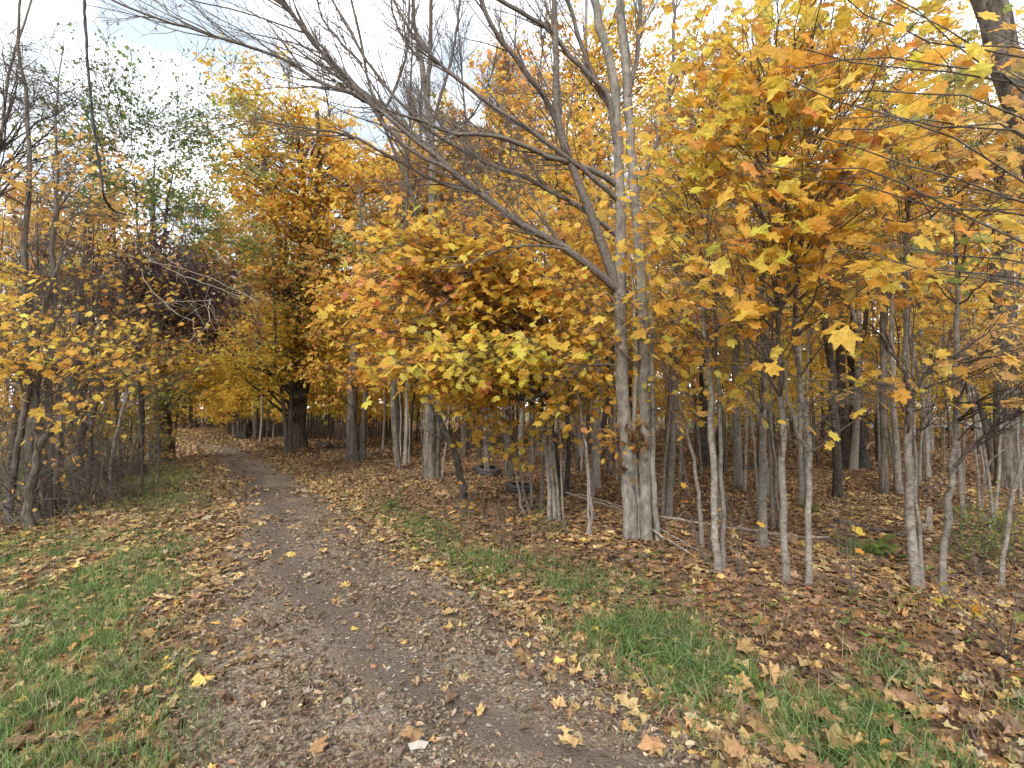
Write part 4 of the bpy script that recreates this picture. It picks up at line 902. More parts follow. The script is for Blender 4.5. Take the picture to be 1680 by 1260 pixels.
# the far wood that closes the view: nobody could count its trees
def far_wood():
    g = Geo(); nt = 260
    ang = rng.uniform(-1.15, 1.15, nt); rad = rng.uniform(44, 66, nt)
    x = rad*np.sin(ang); y = rad*np.cos(ang)
    keep = ~((ang > .62) & (ang < .80) & (rad < 60)); x, y = x[keep], y[keep]; nt = len(x)
    p0 = np.stack([x, y, gz(x, y)-.1], 1)
    px = x/y*FPX+840
    h = np.clip((CAMH+(670-top_px(px))/FPX*y)*rng.uniform(.6, .95, nt), 7, 17)
    q = grow(p0, np.tile([[0, 0, 1.]], (nt, 1)), h, 8, .05, (0, 0, .1))
    g.tubes(q, taper(rng.uniform(.1, .22, nt), np.full(nt, .03), 8), 5, 0)
    for (pal, share) in (('yellow', .5), ('lime', .2), ('gold', .2), ('mixed', .1)):
        n = int(110000*share)
        c = rng.integers(0, nt, n)
        hz = rng.uniform(.02, 1.0, n)**1.25
        i = np.minimum((hz*7).astype(int), 6)
        pos = q[c, i]+rng.normal(0, 1.5, (n, 3))*np.array([1, 1, .7])*(1.1-.5*hz)[:, None]
        ok = (noise2(pos[:, 0]*.9+pos[:, 2], pos[:, 1]+pos[:, 2]*.8, 1.6, 5) > .35) & (pos[:, 2] > .5)
        pos = pos[ok]
        g.leaves(pos, rng.uniform(.22, .4, len(pos)), colours(pal, pos, clump=3), KITE, 1, flat=.3)
    o = link('far_wood', g.mesh('far_wood', [M_ROUGH, M_LEAF], (0, 0, 0)))
    tag(o, 'far yellow wood closing the view beyond the single trees', 'woodland', kind='stuff')
far_wood()

# ================================================================== GROUND, PATH
def axis(lim, n, c): t = np.linspace(-1, 1, n); return lim*np.sinh(c*t)/math.sinh(c)
gx = axis(900, 360, 8.5); gy = np.concatenate([axis(900, 360, 8.5)])+4
XX, YY = np.meshgrid(gx, gy); ZZ = gz(XX, YY)*np.exp(-np.hypot(XX, YY)/120)
rr_ = np.hypot(XX, YY)
V = np.stack([XX, YY, ZZ], -1).reshape(-1, 3)
ny, nx = XX.shape
ii = (np.arange(ny-1)[:, None]*nx+np.arange(nx-1)[None]).ravel()
F = np.stack([ii, ii+1, ii+nx+1, ii+nx], 1)

def grass_amount(x, y):
    """where turf grows: the verge by the camera on the left, the long-grass strip right of the path, the open field far off"""
    l, r = path_lr(y)
    n = noise2(x, y, .55, 3); n2 = noise2(x, y, .17, 4)
    left = np.clip((l-.05-x)/.5, 0, 1)*np.clip((6.8-y)/1.2, 0, 1)*np.clip((n+.6*n2-.45)*2.3, 0, 1)
    left = np.maximum(left, np.clip((l+.3-x)/.4, 0, 1)*np.clip((3.6-y)/1.0, 0, 1)*np.clip((n+.45*n2-.38)*3, 0, 1))
    d = x-r
    right = np.exp(-((d-.55-.03*y)/.45)**2)*np.clip(1.15-.14*(y-3), .12, 1)*np.clip((13-y)/4, 0, 1)*np.clip((n+.45*n2-.26)*2.2, 0, 1)
    right2 = np.exp(-((d-1.5)/.5)**2)*np.clip((6-y)/2, 0, 1)*np.clip((n+.3*n2-.55)*4, 0, .8)
    hedge = np.clip((l-.3-x)/.5, 0, 1)*np.clip((y-7.6)/1, 0, 1)*np.clip((16-y)/3, 0, 1)*np.clip((n+.4*n2-.3)*2.5, 0, 1)*.9
    return np.clip(left+right+right2+hedge, 0, 1)
fieldA = np.clip((YY-33)/4, 0, 1)*np.clip((XX/YY.clip(1)-.25)/.12, 0, 1)
fieldB = np.clip((path_lr(YY)[0]-2-XX)/2, 0, 1)*np.clip((YY-9)/3, 0, 1)
zone = np.clip(np.maximum(np.maximum(fieldA, fieldB*.8), np.clip((rr_-70)/20, 0, 1)), 0, 1)
gcol = np.stack([zone, grass_amount(XX, YY), np.zeros_like(XX)], -1).reshape(-1, 3)

def ground_material():
    m, nt, out = new_mat('forest_floor')
    L = nt.links.new
    tc = N(nt, 'ShaderNodeTexCoord'); at = N(nt, 'ShaderNodeVertexColor'); at.layer_name = 'tint'
    sep = N(nt, 'ShaderNodeSeparateColor'); L(at.outputs['Color'], sep.inputs[0])
    wn = N(nt, 'ShaderNodeTexNoise'); setin(wn, Scale=9.0, Detail=3.0); L(tc.outputs['Object'], wn.inputs['Vector'])
    wm = N(nt, 'ShaderNodeMix', data_type='RGBA', blend_type='LINEAR_LIGHT'); wm.inputs[0].default_value = .06
    L(tc.outputs['Object'], wm.inputs[6]); L(wn.outputs['Color'], wm.inputs[7])
    vo = N(nt, 'ShaderNodeTexVoronoi'); setin(vo, Scale=11.0); L(wm.outputs[2], vo.inputs['Vector'])
    sc = N(nt, 'ShaderNodeSeparateColor'); L(vo.outputs['Color'], sc.inputs[0])
    rp = N(nt, 'ShaderNodeValToRGB'); e = rp.color_ramp; e.interpolation = 'CONSTANT'
    cols = [(.09, .05, .03), (.17, .085, .045), (.26, .125, .055), (.12, .065, .04), (.33, .17, .075), (.20, .13, .08), (.42, .21, .06)]
    while len(e.elements) < len(cols): e.elements.new(.5)
    for i, c in enumerate(cols): e.elements[i].position = i/len(cols); e.elements[i].color = (*c, 1)
    L(sc.outputs[0], rp.inputs[0])
    nz = N(nt, 'ShaderNodeTexNoise'); setin(nz, Scale=60.0, Detail=5.0, Roughness=.7); L(tc.outputs['Object'], nz.inputs['Vector'])
    mr = N(nt, 'ShaderNodeMapRange'); setin(mr, From_Min=.3, From_Max=.7, To_Min=.5, To_Max=1.2); L(nz.outputs['Fac'], mr.inputs['Value'])
    mu = N(nt, 'ShaderNodeMix', data_type='RGBA', blend_type='MULTIPLY'); mu.inputs[0].default_value = 1
    L(rp.outputs[0], mu.inputs[6]); L(mr.outputs['Result'], mu.inputs[7])
    # turf
    g2 = N(nt, 'ShaderNodeTexNoise'); setin(g2, Scale=3.0, Detail=8.0, Roughness=.7); L(tc.outputs['Object'], g2.inputs['Vector'])
    gr = N(nt, 'ShaderNodeValToRGB'); gr.color_ramp.elements[0].position = .35; gr.color_ramp.elements[1].position = .68
    gr.color_ramp.elements[0].color = (.05, .075, .025, 1); gr.color_ramp.elements[1].color = (.14, .17, .06, 1); L(g2.outputs['Fac'], gr.inputs[0])
    m1 = N(nt, 'ShaderNodeMix', data_type='RGBA'); L(sep.outputs[0], m1.inputs[0]); L(mu.outputs[2], m1.inputs[6]); L(gr.outputs[0], m1.inputs[7])
    f2 = N(nt, 'ShaderNodeMath', operation='MULTIPLY'); f2.inputs[1].default_value = .6; L(sep.outputs[1], f2.inputs[0])
    m2 = N(nt, 'ShaderNodeMix', data_type='RGBA'); L(f2.outputs[0], m2.inputs[0]); L(m1.outputs[2], m2.inputs[6]); m2.inputs[7].default_value = (.045, .06, .022, 1)
    pb = N(nt, 'ShaderNodeBsdfPrincipled'); setin(pb, Roughness=.9); pb.inputs['Specular IOR Level'].default_value = .15
    L(m2.outputs[2], pb.inputs['Base Color'])
    bp = N(nt, 'ShaderNodeBump'); setin(bp, Strength=.8, Distance=.03); L(vo.outputs['Distance'], bp.inputs['Height']); L(bp.outputs[0], pb.inputs['Normal'])
    L(pb.outputs[0], out.inputs['Surface'])
    return m
me = mk_mesh('ground', V, [F], [ground_material()], [0], gcol, [True])
tag(link('ground', me), 'leaf-covered forest floor and turf', None, kind='structure')

def path_material():
    m, nt, out = new_mat('gravel_dirt')
    L = nt.links.new
    tc = N(nt, 'ShaderNodeTexCoord')
    n1 = N(nt, 'ShaderNodeTexNoise'); setin(n1, Scale=1.1, Detail=5.0, Roughness=.6); L(tc.outputs['Object'], n1.inputs['Vector'])
    rp = N(nt, 'ShaderNodeValToRGB'); rp.color_ramp.elements[0].position = .38; rp.color_ramp.elements[1].position = .62
    rp.color_ramp.elements[0].color = (.12, .092, .07, 1); rp.color_ramp.elements[1].color = (.215, .172, .132, 1); L(n1.outputs['Fac'], rp.inputs[0])
    vo = N(nt, 'ShaderNodeTexVoronoi'); setin(vo, Scale=75.0, Randomness=1.0); L(tc.outputs['Object'], vo.inputs['Vector'])
    s = N(nt, 'ShaderNodeSeparateColor'); L(vo.outputs['Color'], s.inputs[0])
    r2 = N(nt, 'ShaderNodeValToRGB'); r2.color_ramp.elements[0].position = .0; r2.color_ramp.elements[1].position = 1
    r2.color_ramp.elements[0].color = (.55, .52, .5, 1); r2.color_ramp.elements[1].color = (1.55, 1.5, 1.4, 1); L(s.outputs[0], r2.inputs[0])
    at = N(nt, 'ShaderNodeVertexColor'); at.layer_name = 'tint'; se = N(nt, 'ShaderNodeSeparateColor'); L(at.outputs[0], se.inputs[0])
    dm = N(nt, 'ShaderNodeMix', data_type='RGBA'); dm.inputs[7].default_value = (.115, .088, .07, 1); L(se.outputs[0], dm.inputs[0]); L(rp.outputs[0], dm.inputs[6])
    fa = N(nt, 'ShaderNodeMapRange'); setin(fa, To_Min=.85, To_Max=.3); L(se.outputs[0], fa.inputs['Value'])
    mu = N(nt, 'ShaderNodeMix', data_type='RGBA', blend_type='MULTIPLY'); L(fa.outputs['Result'], mu.inputs[0])
    L(dm.outputs[2], mu.inputs[6]); L(r2.outputs[0], mu.inputs[7])
    n3 = N(nt, 'ShaderNodeTexNoise'); setin(n3, Scale=140.0, Detail=3.0); L(tc.outputs['Object'], n3.inputs['Vector'])
    pb = N(nt, 'ShaderNodeBsdfPrincipled'); setin(pb, Roughness=.9); pb.inputs['Specular IOR Level'].default_value = .2
    L(mu.outputs[2], pb.inputs['Base Color'])
    b1 = N(nt, 'ShaderNodeBump'); setin(b1, Strength=.7, Distance=.012); b1.invert = True; L(vo.outputs['Distance'], b1.inputs['Height'])
    b2 = N(nt, 'ShaderNodeBump'); setin(b2, Strength=.5, Distance=.01); L(n3.outputs['Fac'], b2.inputs['Height']); L(b1.outputs[0], b2.inputs['Normal'])
    L(b2.outputs[0], pb.inputs['Normal'])
    L(pb.outputs[0], out.inputs['Surface'])
    return m
ys = np.concatenate([np.linspace(-25, 1, 40), np.linspace(1.1, 12, 160), np.linspace(12.2, 36, 100)])
l, r = path_lr(ys); k = 41
# ragged borders
l = l+.22*(noise2(ys, ys*0, .5, 1)-.5)+.1*(noise2(ys, ys*0, .13, 2)-.5); r = r+.26*(noise2(ys, ys*0, .5, 7)-.5)+.1*(noise2(ys, ys*0, .13, 8)-.5)
T = np.linspace(0, 1, k); X = l[:, None]*(1-T)+r[:, None]*T; Y = np.repeat(ys[:, None], k, 1)
Z = gz(X, Y)+.012+.004*np.sin(X*9+Y*3)+.02*np.sin(T*math.pi)
Z[:, 0] = gz(X[:, 0], Y[:, 0])-.02; Z[:, -1] = gz(X[:, -1], Y[:, -1])-.02
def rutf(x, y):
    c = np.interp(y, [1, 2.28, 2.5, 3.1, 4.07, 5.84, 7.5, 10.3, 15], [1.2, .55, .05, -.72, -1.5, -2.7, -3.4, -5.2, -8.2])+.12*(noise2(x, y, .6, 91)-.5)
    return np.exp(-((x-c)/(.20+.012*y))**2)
def path_z(x, y):
    lo, hi = path_lr(y); t = (x-lo)/(hi-lo)
    ins = (t > 0) & (t < 1)
    return gz(x, y)+np.where(ins, .012+.02*np.sin(np.clip(t, 0, 1)*math.pi), 0)
V = np.stack([X, Y, Z], -1).reshape(-1, 3); n = len(ys)
ii = (np.arange(n-1)[:, None]*k+np.arange(k-1)[None]).ravel()
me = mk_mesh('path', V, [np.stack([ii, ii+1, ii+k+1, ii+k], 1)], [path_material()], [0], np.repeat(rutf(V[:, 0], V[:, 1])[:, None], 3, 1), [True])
tag(link('path', me), 'bare gravel and dirt lane winding into the wood', None, kind='structure')

# ================================================================== LEAF LITTER, GRASS, GRAVEL (nobody could count these)
def wedge(dens, y0, y1, fall=6.0, power=1.3, wide=1.28, pad=1.0):
    """random ground spots, thinning out with distance"""
    yy = np.linspace(y0, y1, 400); w = dens*np.minimum(1, (fall/np.maximum(yy, .01)))**power*2*(wide*np.abs(yy)+pad)
    n = int(np.trapz(w, yy)); cdf = np.cumsum(w); cdf /= cdf[-1]
    y = np.interp(rng.random(n), cdf, yy)
    return rng.uniform(-1, 1, n)*(wide*y+pad), y
g = Geo()
for (tm, y0, y1, dn, s0) in ((MAPLE_HI, 1.2, 4.2, 640, .050), (MAPLE_MID, 4.2, 9, 720, .057), (STAR_LO, 9, 17, 720, .078), (KITE, 17, 42, 1000, .11)):
    x, y = wedge(dn, y0, y1, fall=9, power=1.15)
    lo, hi = path_lr(y)
    d_in = np.minimum(x-lo, hi-x)           # >0 on the lane
    n = noise2(x, y, .45, 11)
    prob = np.where(d_in > 0, np.exp(-d_in/np.where(y > 7, .13, .20))*.5+.02+.35*np.clip((n-.68)*4, 0, 1)*(d_in < .6), 1.0)
    prob = np.where((d_in > 0) & (y > 20), np.clip(prob+(y-20)/9, 0, .95), prob)
    ga = grass_amount(x, y); prob = prob*(1-.55*ga)
    prob *= np.where(x < lo-.2, np.clip(.40+.7*noise2(x, y, .7, 21), 0, 1), .62+.45*n)
    prob *= np.where((x < lo-1.5) & (y > 9), .25, 1)
    k_ = rng.random(len(x)) < prob
    x, y, d_in = x[k_], y[k_], d_in[k_]
    pos = np.stack([x, y, path_z(x, y)+rng.uniform(.006, .03, len(x))], 1)
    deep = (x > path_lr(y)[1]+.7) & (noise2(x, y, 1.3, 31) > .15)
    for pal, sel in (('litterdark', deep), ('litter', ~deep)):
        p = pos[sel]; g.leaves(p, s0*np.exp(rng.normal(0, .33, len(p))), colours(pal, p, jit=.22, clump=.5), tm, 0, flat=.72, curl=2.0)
# big fresh orange leaves lying on top
x, y = wedge(9, 1.8, 12, fall=6, power=1.0); lo, hi = path_lr(y)
k_ = (rng.random(len(x)) < np.where((x > lo) & (x < hi), .2, 1.0)); x, y = x[k_], y[k_]
pos = np.stack([x, y, path_z(x, y)+rng.uniform(.02, .05, len(x))], 1)
g.leaves(pos, rng.uniform(.065, .11, len(x)), np.clip(colours('litter', pos, jit=.12)*1.2, 0, .8), MAPLE_HI, 0, flat=.75, curl=1.8)
# the heap by the right front verge
n = 70; pos = np.stack([rng.normal(1.55, .33, n), rng.normal(2.55, .28, n), np.zeros(n)], 1); pos[:, 2] = gz(pos[:, 0], pos[:, 1])+rng.uniform(.02, .08, n)
g.leaves(pos, rng.uniform(.08, .125, n), np.clip(colours('litter', pos, jit=.12)*1.15, 0, .8), MAPLE_HI, 0, flat=.7, curl=2)
tag(link('fallen_leaves', g.mesh('fallen_leaves', [M_LITTER], (0, 0, 0))), 'fallen maple leaves strewn over the forest floor and lane', 'leaves', kind='stuff')

g = Geo()   # crumbled leaves, bark chips
x, y = wedge(3600, 1.3, 10, fall=3.0, power=1.5, wide=.95)
lo, hi = path_lr(y); t = (x-lo)/(hi-lo)
rut = rutf(x, y)
k_ = (x > lo-.5) & (x < hi+.3) & (rng.random(len(x)) < (1-.85*np.clip(rut, 0, 1))*np.clip(noise2(x, y, .3, 41)*1.5, .15, 1))
x, y = x[k_], y[k_]; pos = np.stack([x, y, path_z(x, y)+rng.uniform(.002, .012, len(x))], 1)
g.leaves(pos, rng.lognormal(math.log(.019), .4, len(x))*(1+.07*y), colours('crumb', pos, jit=.25, clump=.3), OVAL, 0, flat=.6, curl=1.5)
tag(link('leaf_crumbs', g.mesh('leaf_crumbs', [M_LITTER], (0, 0, 0))), 'crumbled dry leaf scraps scattered over the lane', 'litter', kind='stuff')

def stones():
    x, y = wedge(1000, 1.3, 7.5, fall=2.8, power=1.7, wide=.8)
    lo, hi = path_lr(y); t = (x-lo)/(hi-lo)
    k_ = (t > .05) & (t < .95) & (rng.random(len(x)) < np.clip(noise2(x, y, .5, 51)*1.7-.25, .08, 1)*(1-.7*rutf(x, y)))
    x, y = x[k_], y[k_]; n = len(x)
    O = np.array([[1, 0, 0], [0, 1, 0], [-1, 0, 0], [0, -1, 0], [0, 0, 1], [0, 0, -.6], [.7, .7, .45], [-.7, .7, .5], [-.7, -.7, .45], [.7, -.7, .5]], float)
    Fo = np.array([[4, 0, 6], [4, 6, 1], [4, 1, 7], [4, 7, 2], [4, 2, 8], [4, 8, 3], [4, 3, 9], [4, 9, 0], [0, 1, 6], [1, 2, 7], [2, 3, 8], [3, 0, 9]])
    O = O[None]*(1+rng.normal(0, .13, (n, 10, 1)))
    s = rng.lognormal(math.log(.0065), .42, n); sc = np.stack([s*rng.uniform(.8, 1.5, n), s, s*rng.uniform(.4, .7, n)], 1)
    a = rng.uniform(0, 6.3, n); c, sn = np.cos(a)[:, None], np.sin(a)[:, None]
    v = O*sc[:, None, :]; vx = v[..., 0]*c-v[..., 1]*sn; vy = v[..., 0]*sn+v[..., 1]*c
    V = np.stack([vx+x[:, None], vy+y[:, None], v[..., 2]+(path_z(x, y)+s*.15)[:, None]], -1).reshape(-1, 3)
    F = (Fo[None]+(np.arange(n)*10)[:, None, None]).reshape(-1, 3)
    base = np.array([(.24, .20, .16), (.18, .15, .12), (.30, .255, .21), (.14, .12, .10), (.36, .32, .27), (.25, .185, .135)])
    col = base[rng.choice(6, n, p=[.3, .25, .2, .12, .05, .08])]*np.exp(rng.normal(0, .15, (n, 1)))
    m, nt, out = new_mat('stone')
    at = N(nt, 'ShaderNodeVertexColor'); at.layer_name = 'tint'; pb = N(nt, 'ShaderNodeBsdfPrincipled'); setin(pb, Roughness=.85); pb.inputs['Specular IOR Level'].default_value = .25
    nt.links.new(at.outputs[0], pb.inputs['Base Color']); nt.links.new(pb.outputs[0], out.inputs[0])
    me = mk_mesh('gravel', V, [F], [m], [0], np.repeat(col, 10, axis=0), [False])
    tag(link('gravel', me), 'small grey-brown stones pressed into the lane', 'gravel', kind='stuff')
stones()

def blades(x, y, h, wdt, col, bend, name, label, cat, mat):
    n = len(x); a = rng.uniform(0, 6.3, n); b = rng.uniform(.15, 1, n)*bend
    dx, dy = np.cos(a)*b, np.sin(a)*b
    b0 = np.stack([x, y, gz(x, y)-.01], 1); ax = np.stack([-np.sin(a), np.cos(a), 0*a], 1)+rng.normal(0, .4, (n, 3)); ax /= np.linalg.norm(ax, axis=1, keepdims=True)
    V = []; ts = [0, .4, .75, 1]
    for i, t in enumerate(ts):
        c = b0+np.stack([dx*h*t**1.8, dy*h*t**1.8, h*(t-.45*np.minimum(b, 1.3)*t*t)], 1)
        w = (wdt*(1-.85*t**1.5))[:, None]*ax/2
        V += [c-w, c+w] if i < 3 else [c]
    V = np.stack(V, 1).reshape(-1, 3); o = (np.arange(n)*7)[:, None]
    F4 = np.concatenate([np.array([[0, 1, 3, 2]])+o, np.array([[2, 3, 5, 4]])+o]); F3 = np.array([[4, 5, 6]])+o
    me = mk_mesh(name, V, [F4, F3], [mat], [0, 0], np.repeat(col, 7, axis=0), [False, False])
    return tag(link(name, me), label, cat, kind='stuff')
def gcols(n, dry):
    c = np.array([(.125, .205, .06), (.10, .165, .05), (.17, .26, .08), (.22, .29, .10), (.34, .29, .15)])
    i = rng.choice(5, n, p=[.32, .28, .2, .2-dry*.5, dry*.5]); return c[i]*np.exp(rng.normal(0, .2, (n, 1)))
x, y = wedge(8200, 1.4, 16, fall=3.2, power=1.75, wide=1.22)
ga = grass_amount(x, y); tuft = noise2(x, y, .07, 61)
k_ = rng.random(len(x)) < ga*np.clip(tuft*2-.35, 0, 1); x, y = x[k_], y[k_]
right = x > path_lr(y)[1]-.1
h = np.where(right, rng.uniform(.06, .22, len(x))*np.clip(1.2-.07*y, .5, 1), rng.uniform(.05, .15, len(x)))*np.where(y > 7, 1.3, 1)
blades(x, y, h, np.where(right, .0055, .004)*(1+y*.09), gcols(len(x), .22)*np.where(x < path_lr(y)[0], 1.2, 1.05)[:, None], np.where(right, 1.3, .9), 'grass', 'green grass tufts on both verges of the lane', 'grass', M_GRASS)
# dry weeds and last year's stalks along the wood's edge and by the thicket
x, y = wedge(90, 2.0, 16, fall=5, power=1.2, wide=1.22)
lo, hi = path_lr(y); d = x-hi
pr = np.exp(-((d-1.3-.05*y)/.8)**2)*.6+.05*(d > .4)+.9*((x < lo-.5) & (y > 6.5))+.25*(x < lo-.6)*(y > 5)
k_ = rng.random(len(x)) < pr*np.clip(noise2(x, y, .4, 71)*2-.4, 0, 1); x, y = x[k_], y[k_]
c = np.array([(.30, .235, .15), (.22, .16, .11), (.36, .30, .20), (.14, .13, .06)])[rng.choice(4, len(x))]*np.exp(rng.normal(0, .15, (len(x), 1)))
blades(x, y, rng.uniform(.12, .5, len(x)), .0045*(1+y*.07), c, .9, 'dry_weeds', 'dry tan stalks along the edge of the wood', 'weeds', M_GRASS)
# low leafy ground plants in the verge
g = Geo(); x, y = wedge(60, 2.2, 12, fall=5, power=1.2); lo, hi = path_lr(y); d = x-hi
k_ = rng.random(len(x)) < (np.exp(-((d-1.4)/.9)**2)*.6+.3*(x < lo-.6)*(y > 5.5))*np.clip(noise2(x, y, .5, 81)*3-1.4, 0, 1); x, y = x[k_], y[k_]
pos = np.stack([x, y, gz(x, y)], 1); pos = np.repeat(pos, 7, 0)+rng.normal(0, .05, (7*len(x), 3)); pos[:, 2] = gz(pos[:, 0], pos[:, 1])+rng.uniform(.03, .16, len(pos))
g.leaves(pos, rng.uniform(.025, .06, len(pos)), colours('green', pos)*1.1, OVAL, 0, flat=.7)
tag(link('ground_plants', g.mesh('ground_plants', [M_LEAF], (0, 0, 0))), 'low green herbs creeping through the leaf litter of the verges', 'herbs', kind='stuff')
# fallen twigs
g = Geo(); x, y = wedge(4, 2, 16, fall=6, power=1.2); lo, hi = path_lr(y)
k_ = rng.random(len(x)) < np.where(x > hi+.3, 1, .12); x, y = x[k_], y[k_]; n = len(x)
p0 = np.stack([x, y, path_z(x, y)+.015], 1); dd = rng.normal(0, 1, (n, 3)); dd[:, 2] = np.abs(dd[:, 2])*.12
a = grow(p0, dd, rng.uniform(.12, .75, n), 7, .16, (0, 0, 0)); a[:, :, 2] = np.maximum(a[:, :, 2], gz(a[:, :, 0], a[:, :, 1])+.02)
g.tubes(a, taper(rng.uniform(.002, .006, n), np.full(n, .0015), 7), 4, 0)
tag(link('twig_litter', g.mesh('twig_litter', [M_TWIG], (0, 0, 0))), 'thin dead twigs lying about in the leaf litter', 'twigs', kind='stuff')

# ================================================================== THINGS LYING ABOUT
def lying(name, label, cat, pts, w0, w1, lift=.03, mat=M_DEAD, k=8, shoots=0, rough=.06, z=None):
    ps = []
    for i, (x, y) in enumerate(pts):
        p = G(x, y); D = p[1]
        p[2] = float(gz(p[0], p[1]))+w0*.5/FPX*D*.7+(z[i] if z else 0); ps.append(p)
    D = ps[0][1]; g = Geo(); m = 16
    q = resample(ps, m); q[1:-1] += rng.normal(0, .008, (m-2, 3))
    Dq = q[:, 1]; r = np.linspace(w0, w1, m)*.5/FPX*Dq
    g.tubes(q, r, k, 0, rough, cap=True)
    if shoots:
        p, d, rr, t = kids(q[None], r[None], shoots, .2, 1, 50, (0, 0, .2)); a = grow(p, d, rng.uniform(.15, .6, len(p)), 5, .12, (0, 0, 0))
        a[:, :, 2] = np.maximum(a[:, :, 2], gz(a[:, :, 0], a[:, :, 1])+.01)
        g.tubes(a, taper(np.full(len(p), .005), np.full(len(p), .002), 5), 4, 0)
    o = link(name, g.mesh(name, [mat], ps[0]), None, ps[0]); tag(o, label, cat); return o
lying('fallen_pole', 'longest bleached fallen pole crossing the wood floor behind the grey maple', 'fallen pole', [(1040, 848), (1120, 858), (1200, 868), (1290, 876), (1360, 880)], 4.5, 5, z=[.05, .06, .05, .03, .03], shoots=3)
lying('fallen_pole', 'shorter fallen pole lying parallel just below the longest one', 'fallen pole', [(1185, 872), (1240, 877), (1300, 884), (1345, 880)], 3.5, 3)
lying('fallen_pole', 'thin fallen pole pointing at the grey maple from the dark straight tree', 'fallen pole', [(915, 812), (960, 820), (1010, 832), (1048, 842)], 4, 3.5, z=[.06, .05, .04, .03], shoots=3)
lying('fallen_branch', 'forked fallen branch below the thin pole, left of the grey maple', 'fallen branch', [(928, 818), (970, 830), (1010, 838), (1030, 842)], 3.5, 2.5, z=[.1, .06, .04, .03], shoots=3)
lying('fallen_branch', 'bleached branch propped on the foot of the grey maple and sloping to the verge', 'fallen branch', [(1022, 862), (1070, 884), (1110, 900), (1152, 922)], 4, 3, z=[.18, .12, .05, 0], shoots=5)
lying('fallen_branch', 'second bleached branch just above the propped one by the grey maple', 'fallen branch', [(1075, 878), (1110, 893), (1145, 908), (1162, 912)], 3.5, 2.5, z=[.14, .08, .03, 0], shoots=3)
lying('fallen_branch', 'short stick on the litter in front of the grey maple', 'fallen branch', [(998, 914), (1030, 917), (1070, 914)], 4, 2.5)
lying('fallen_branch', 'straight thin stick on the litter behind the rotten log', 'fallen branch', [(1332, 834), (1390, 838), (1475, 840)], 3, 2.5)
lying('rotten_log', 'barkless rotten log sunk in leaves in front of the black snaky trunk', 'log', [(1372, 852), (1400, 860), (1440, 870), (1482, 882)], 10, 6, rough=.2, k=10, mat=M_ROUGH, shoots=3)
lying('fallen_branch', 'white curved stick against the flaring foot of the great dark forked tree', 'fallen branch', [(1421, 744), (1428, 738), (1442, 734)], 3, 2.5, z=[.1, .25, .3])
lying('dark_log', 'low dark log lying across the wood behind the white-grey trio', 'log', [(600, 716), (660, 714), (700, 713)], 5, 4, mat=M_DARK, rough=.1)
lying('dark_log', 'dark rotting wood beside the foot of the low-forking maple', 'log', [(606, 750), (625, 747), (640, 745)], 8, 6, mat=M_DARK, rough=.2)
lying('dark_log', 'dark mossy log between the huge old maple and the low-forking maple', 'log', [(525, 732), (548, 736), (566, 737)], 9, 7, mat=M_DARK, rough=.2)
lying('dark_log', 'thin black log behind the smooth straight grey trunk', 'log', [(1060, 757), (1110, 758), (1150, 760)], 4, 3.5, mat=M_DARK)
lying('dark_log', 'black log lying behind the mottled and ringed saplings', 'log', [(1222, 770), (1260, 768), (1305, 772)], 8, 5, mat=M_DARK, rough=.12)
lying('dark_log', 'dead dark limb on the ground in front of the fence, beside the old maple', 'log', [(392, 722), (420, 718), (468, 720)], 14, 9, mat=M_DARK, rough=.25)
lying('dark_branch', 'slanting dead dark branch in the left thicket', 'branch', [(183, 796), (160, 792), (118, 770)], 6, 4, mat=M_DARK, z=[0, .3, .9])
lying('arching_cane', 'long curved cane looping low through the left thicket', 'branch', [(66, 800), (100, 800), (140, 790), (170, 785)], 4, 2.5, mat=M_TWIGD, z=[.15, .3, .45, .9])
# uprooted dark stumps by the fence
def stump(px, py, w, h, label, mat=M_DARK):
    p = G(px, py); D = p[1]; g = Geo(); r = w*.5/FPX*D
    q = resample([p-np.array([0, 0, .1]), p+np.array([.02, 0, h*.5]), p+np.array([.05, .02, h])], 6)
    g.tubes(q, np.array([1.4, 1.1, 1.0, .95, .9, .6])*r, 10, 0, .18, cap=True)
    for i in range(5):
        a = rng.uniform(0, 6.28); e = p+np.array([math.cos(a), math.sin(a), 0])*r*3.2; e[2] = gz(e[0], e[1])+.02
        g.tubes(resample([p+np.array([0, 0, h*.25]), (p+e)/2+np.array([0, 0, .1]), e], 6), np.linspace(r*.6, r*.15, 6), 6, 0, .15)
    o = link('tree_stump', g.mesh('tree_stump', [mat], p), None, p); tag(o, label, 'stump')
stump(401, 722, 8, .9, 'black ragged stump at the bend of the lane, in front of the fence')
stump(430, 720, 10, .6, 'wide dark stump between the ragged stump and the old maple')
stump(1522, 872, 9, .35, 'short pale broken stump between the twin-stemmed sapling and the swaying one', M_DEAD)

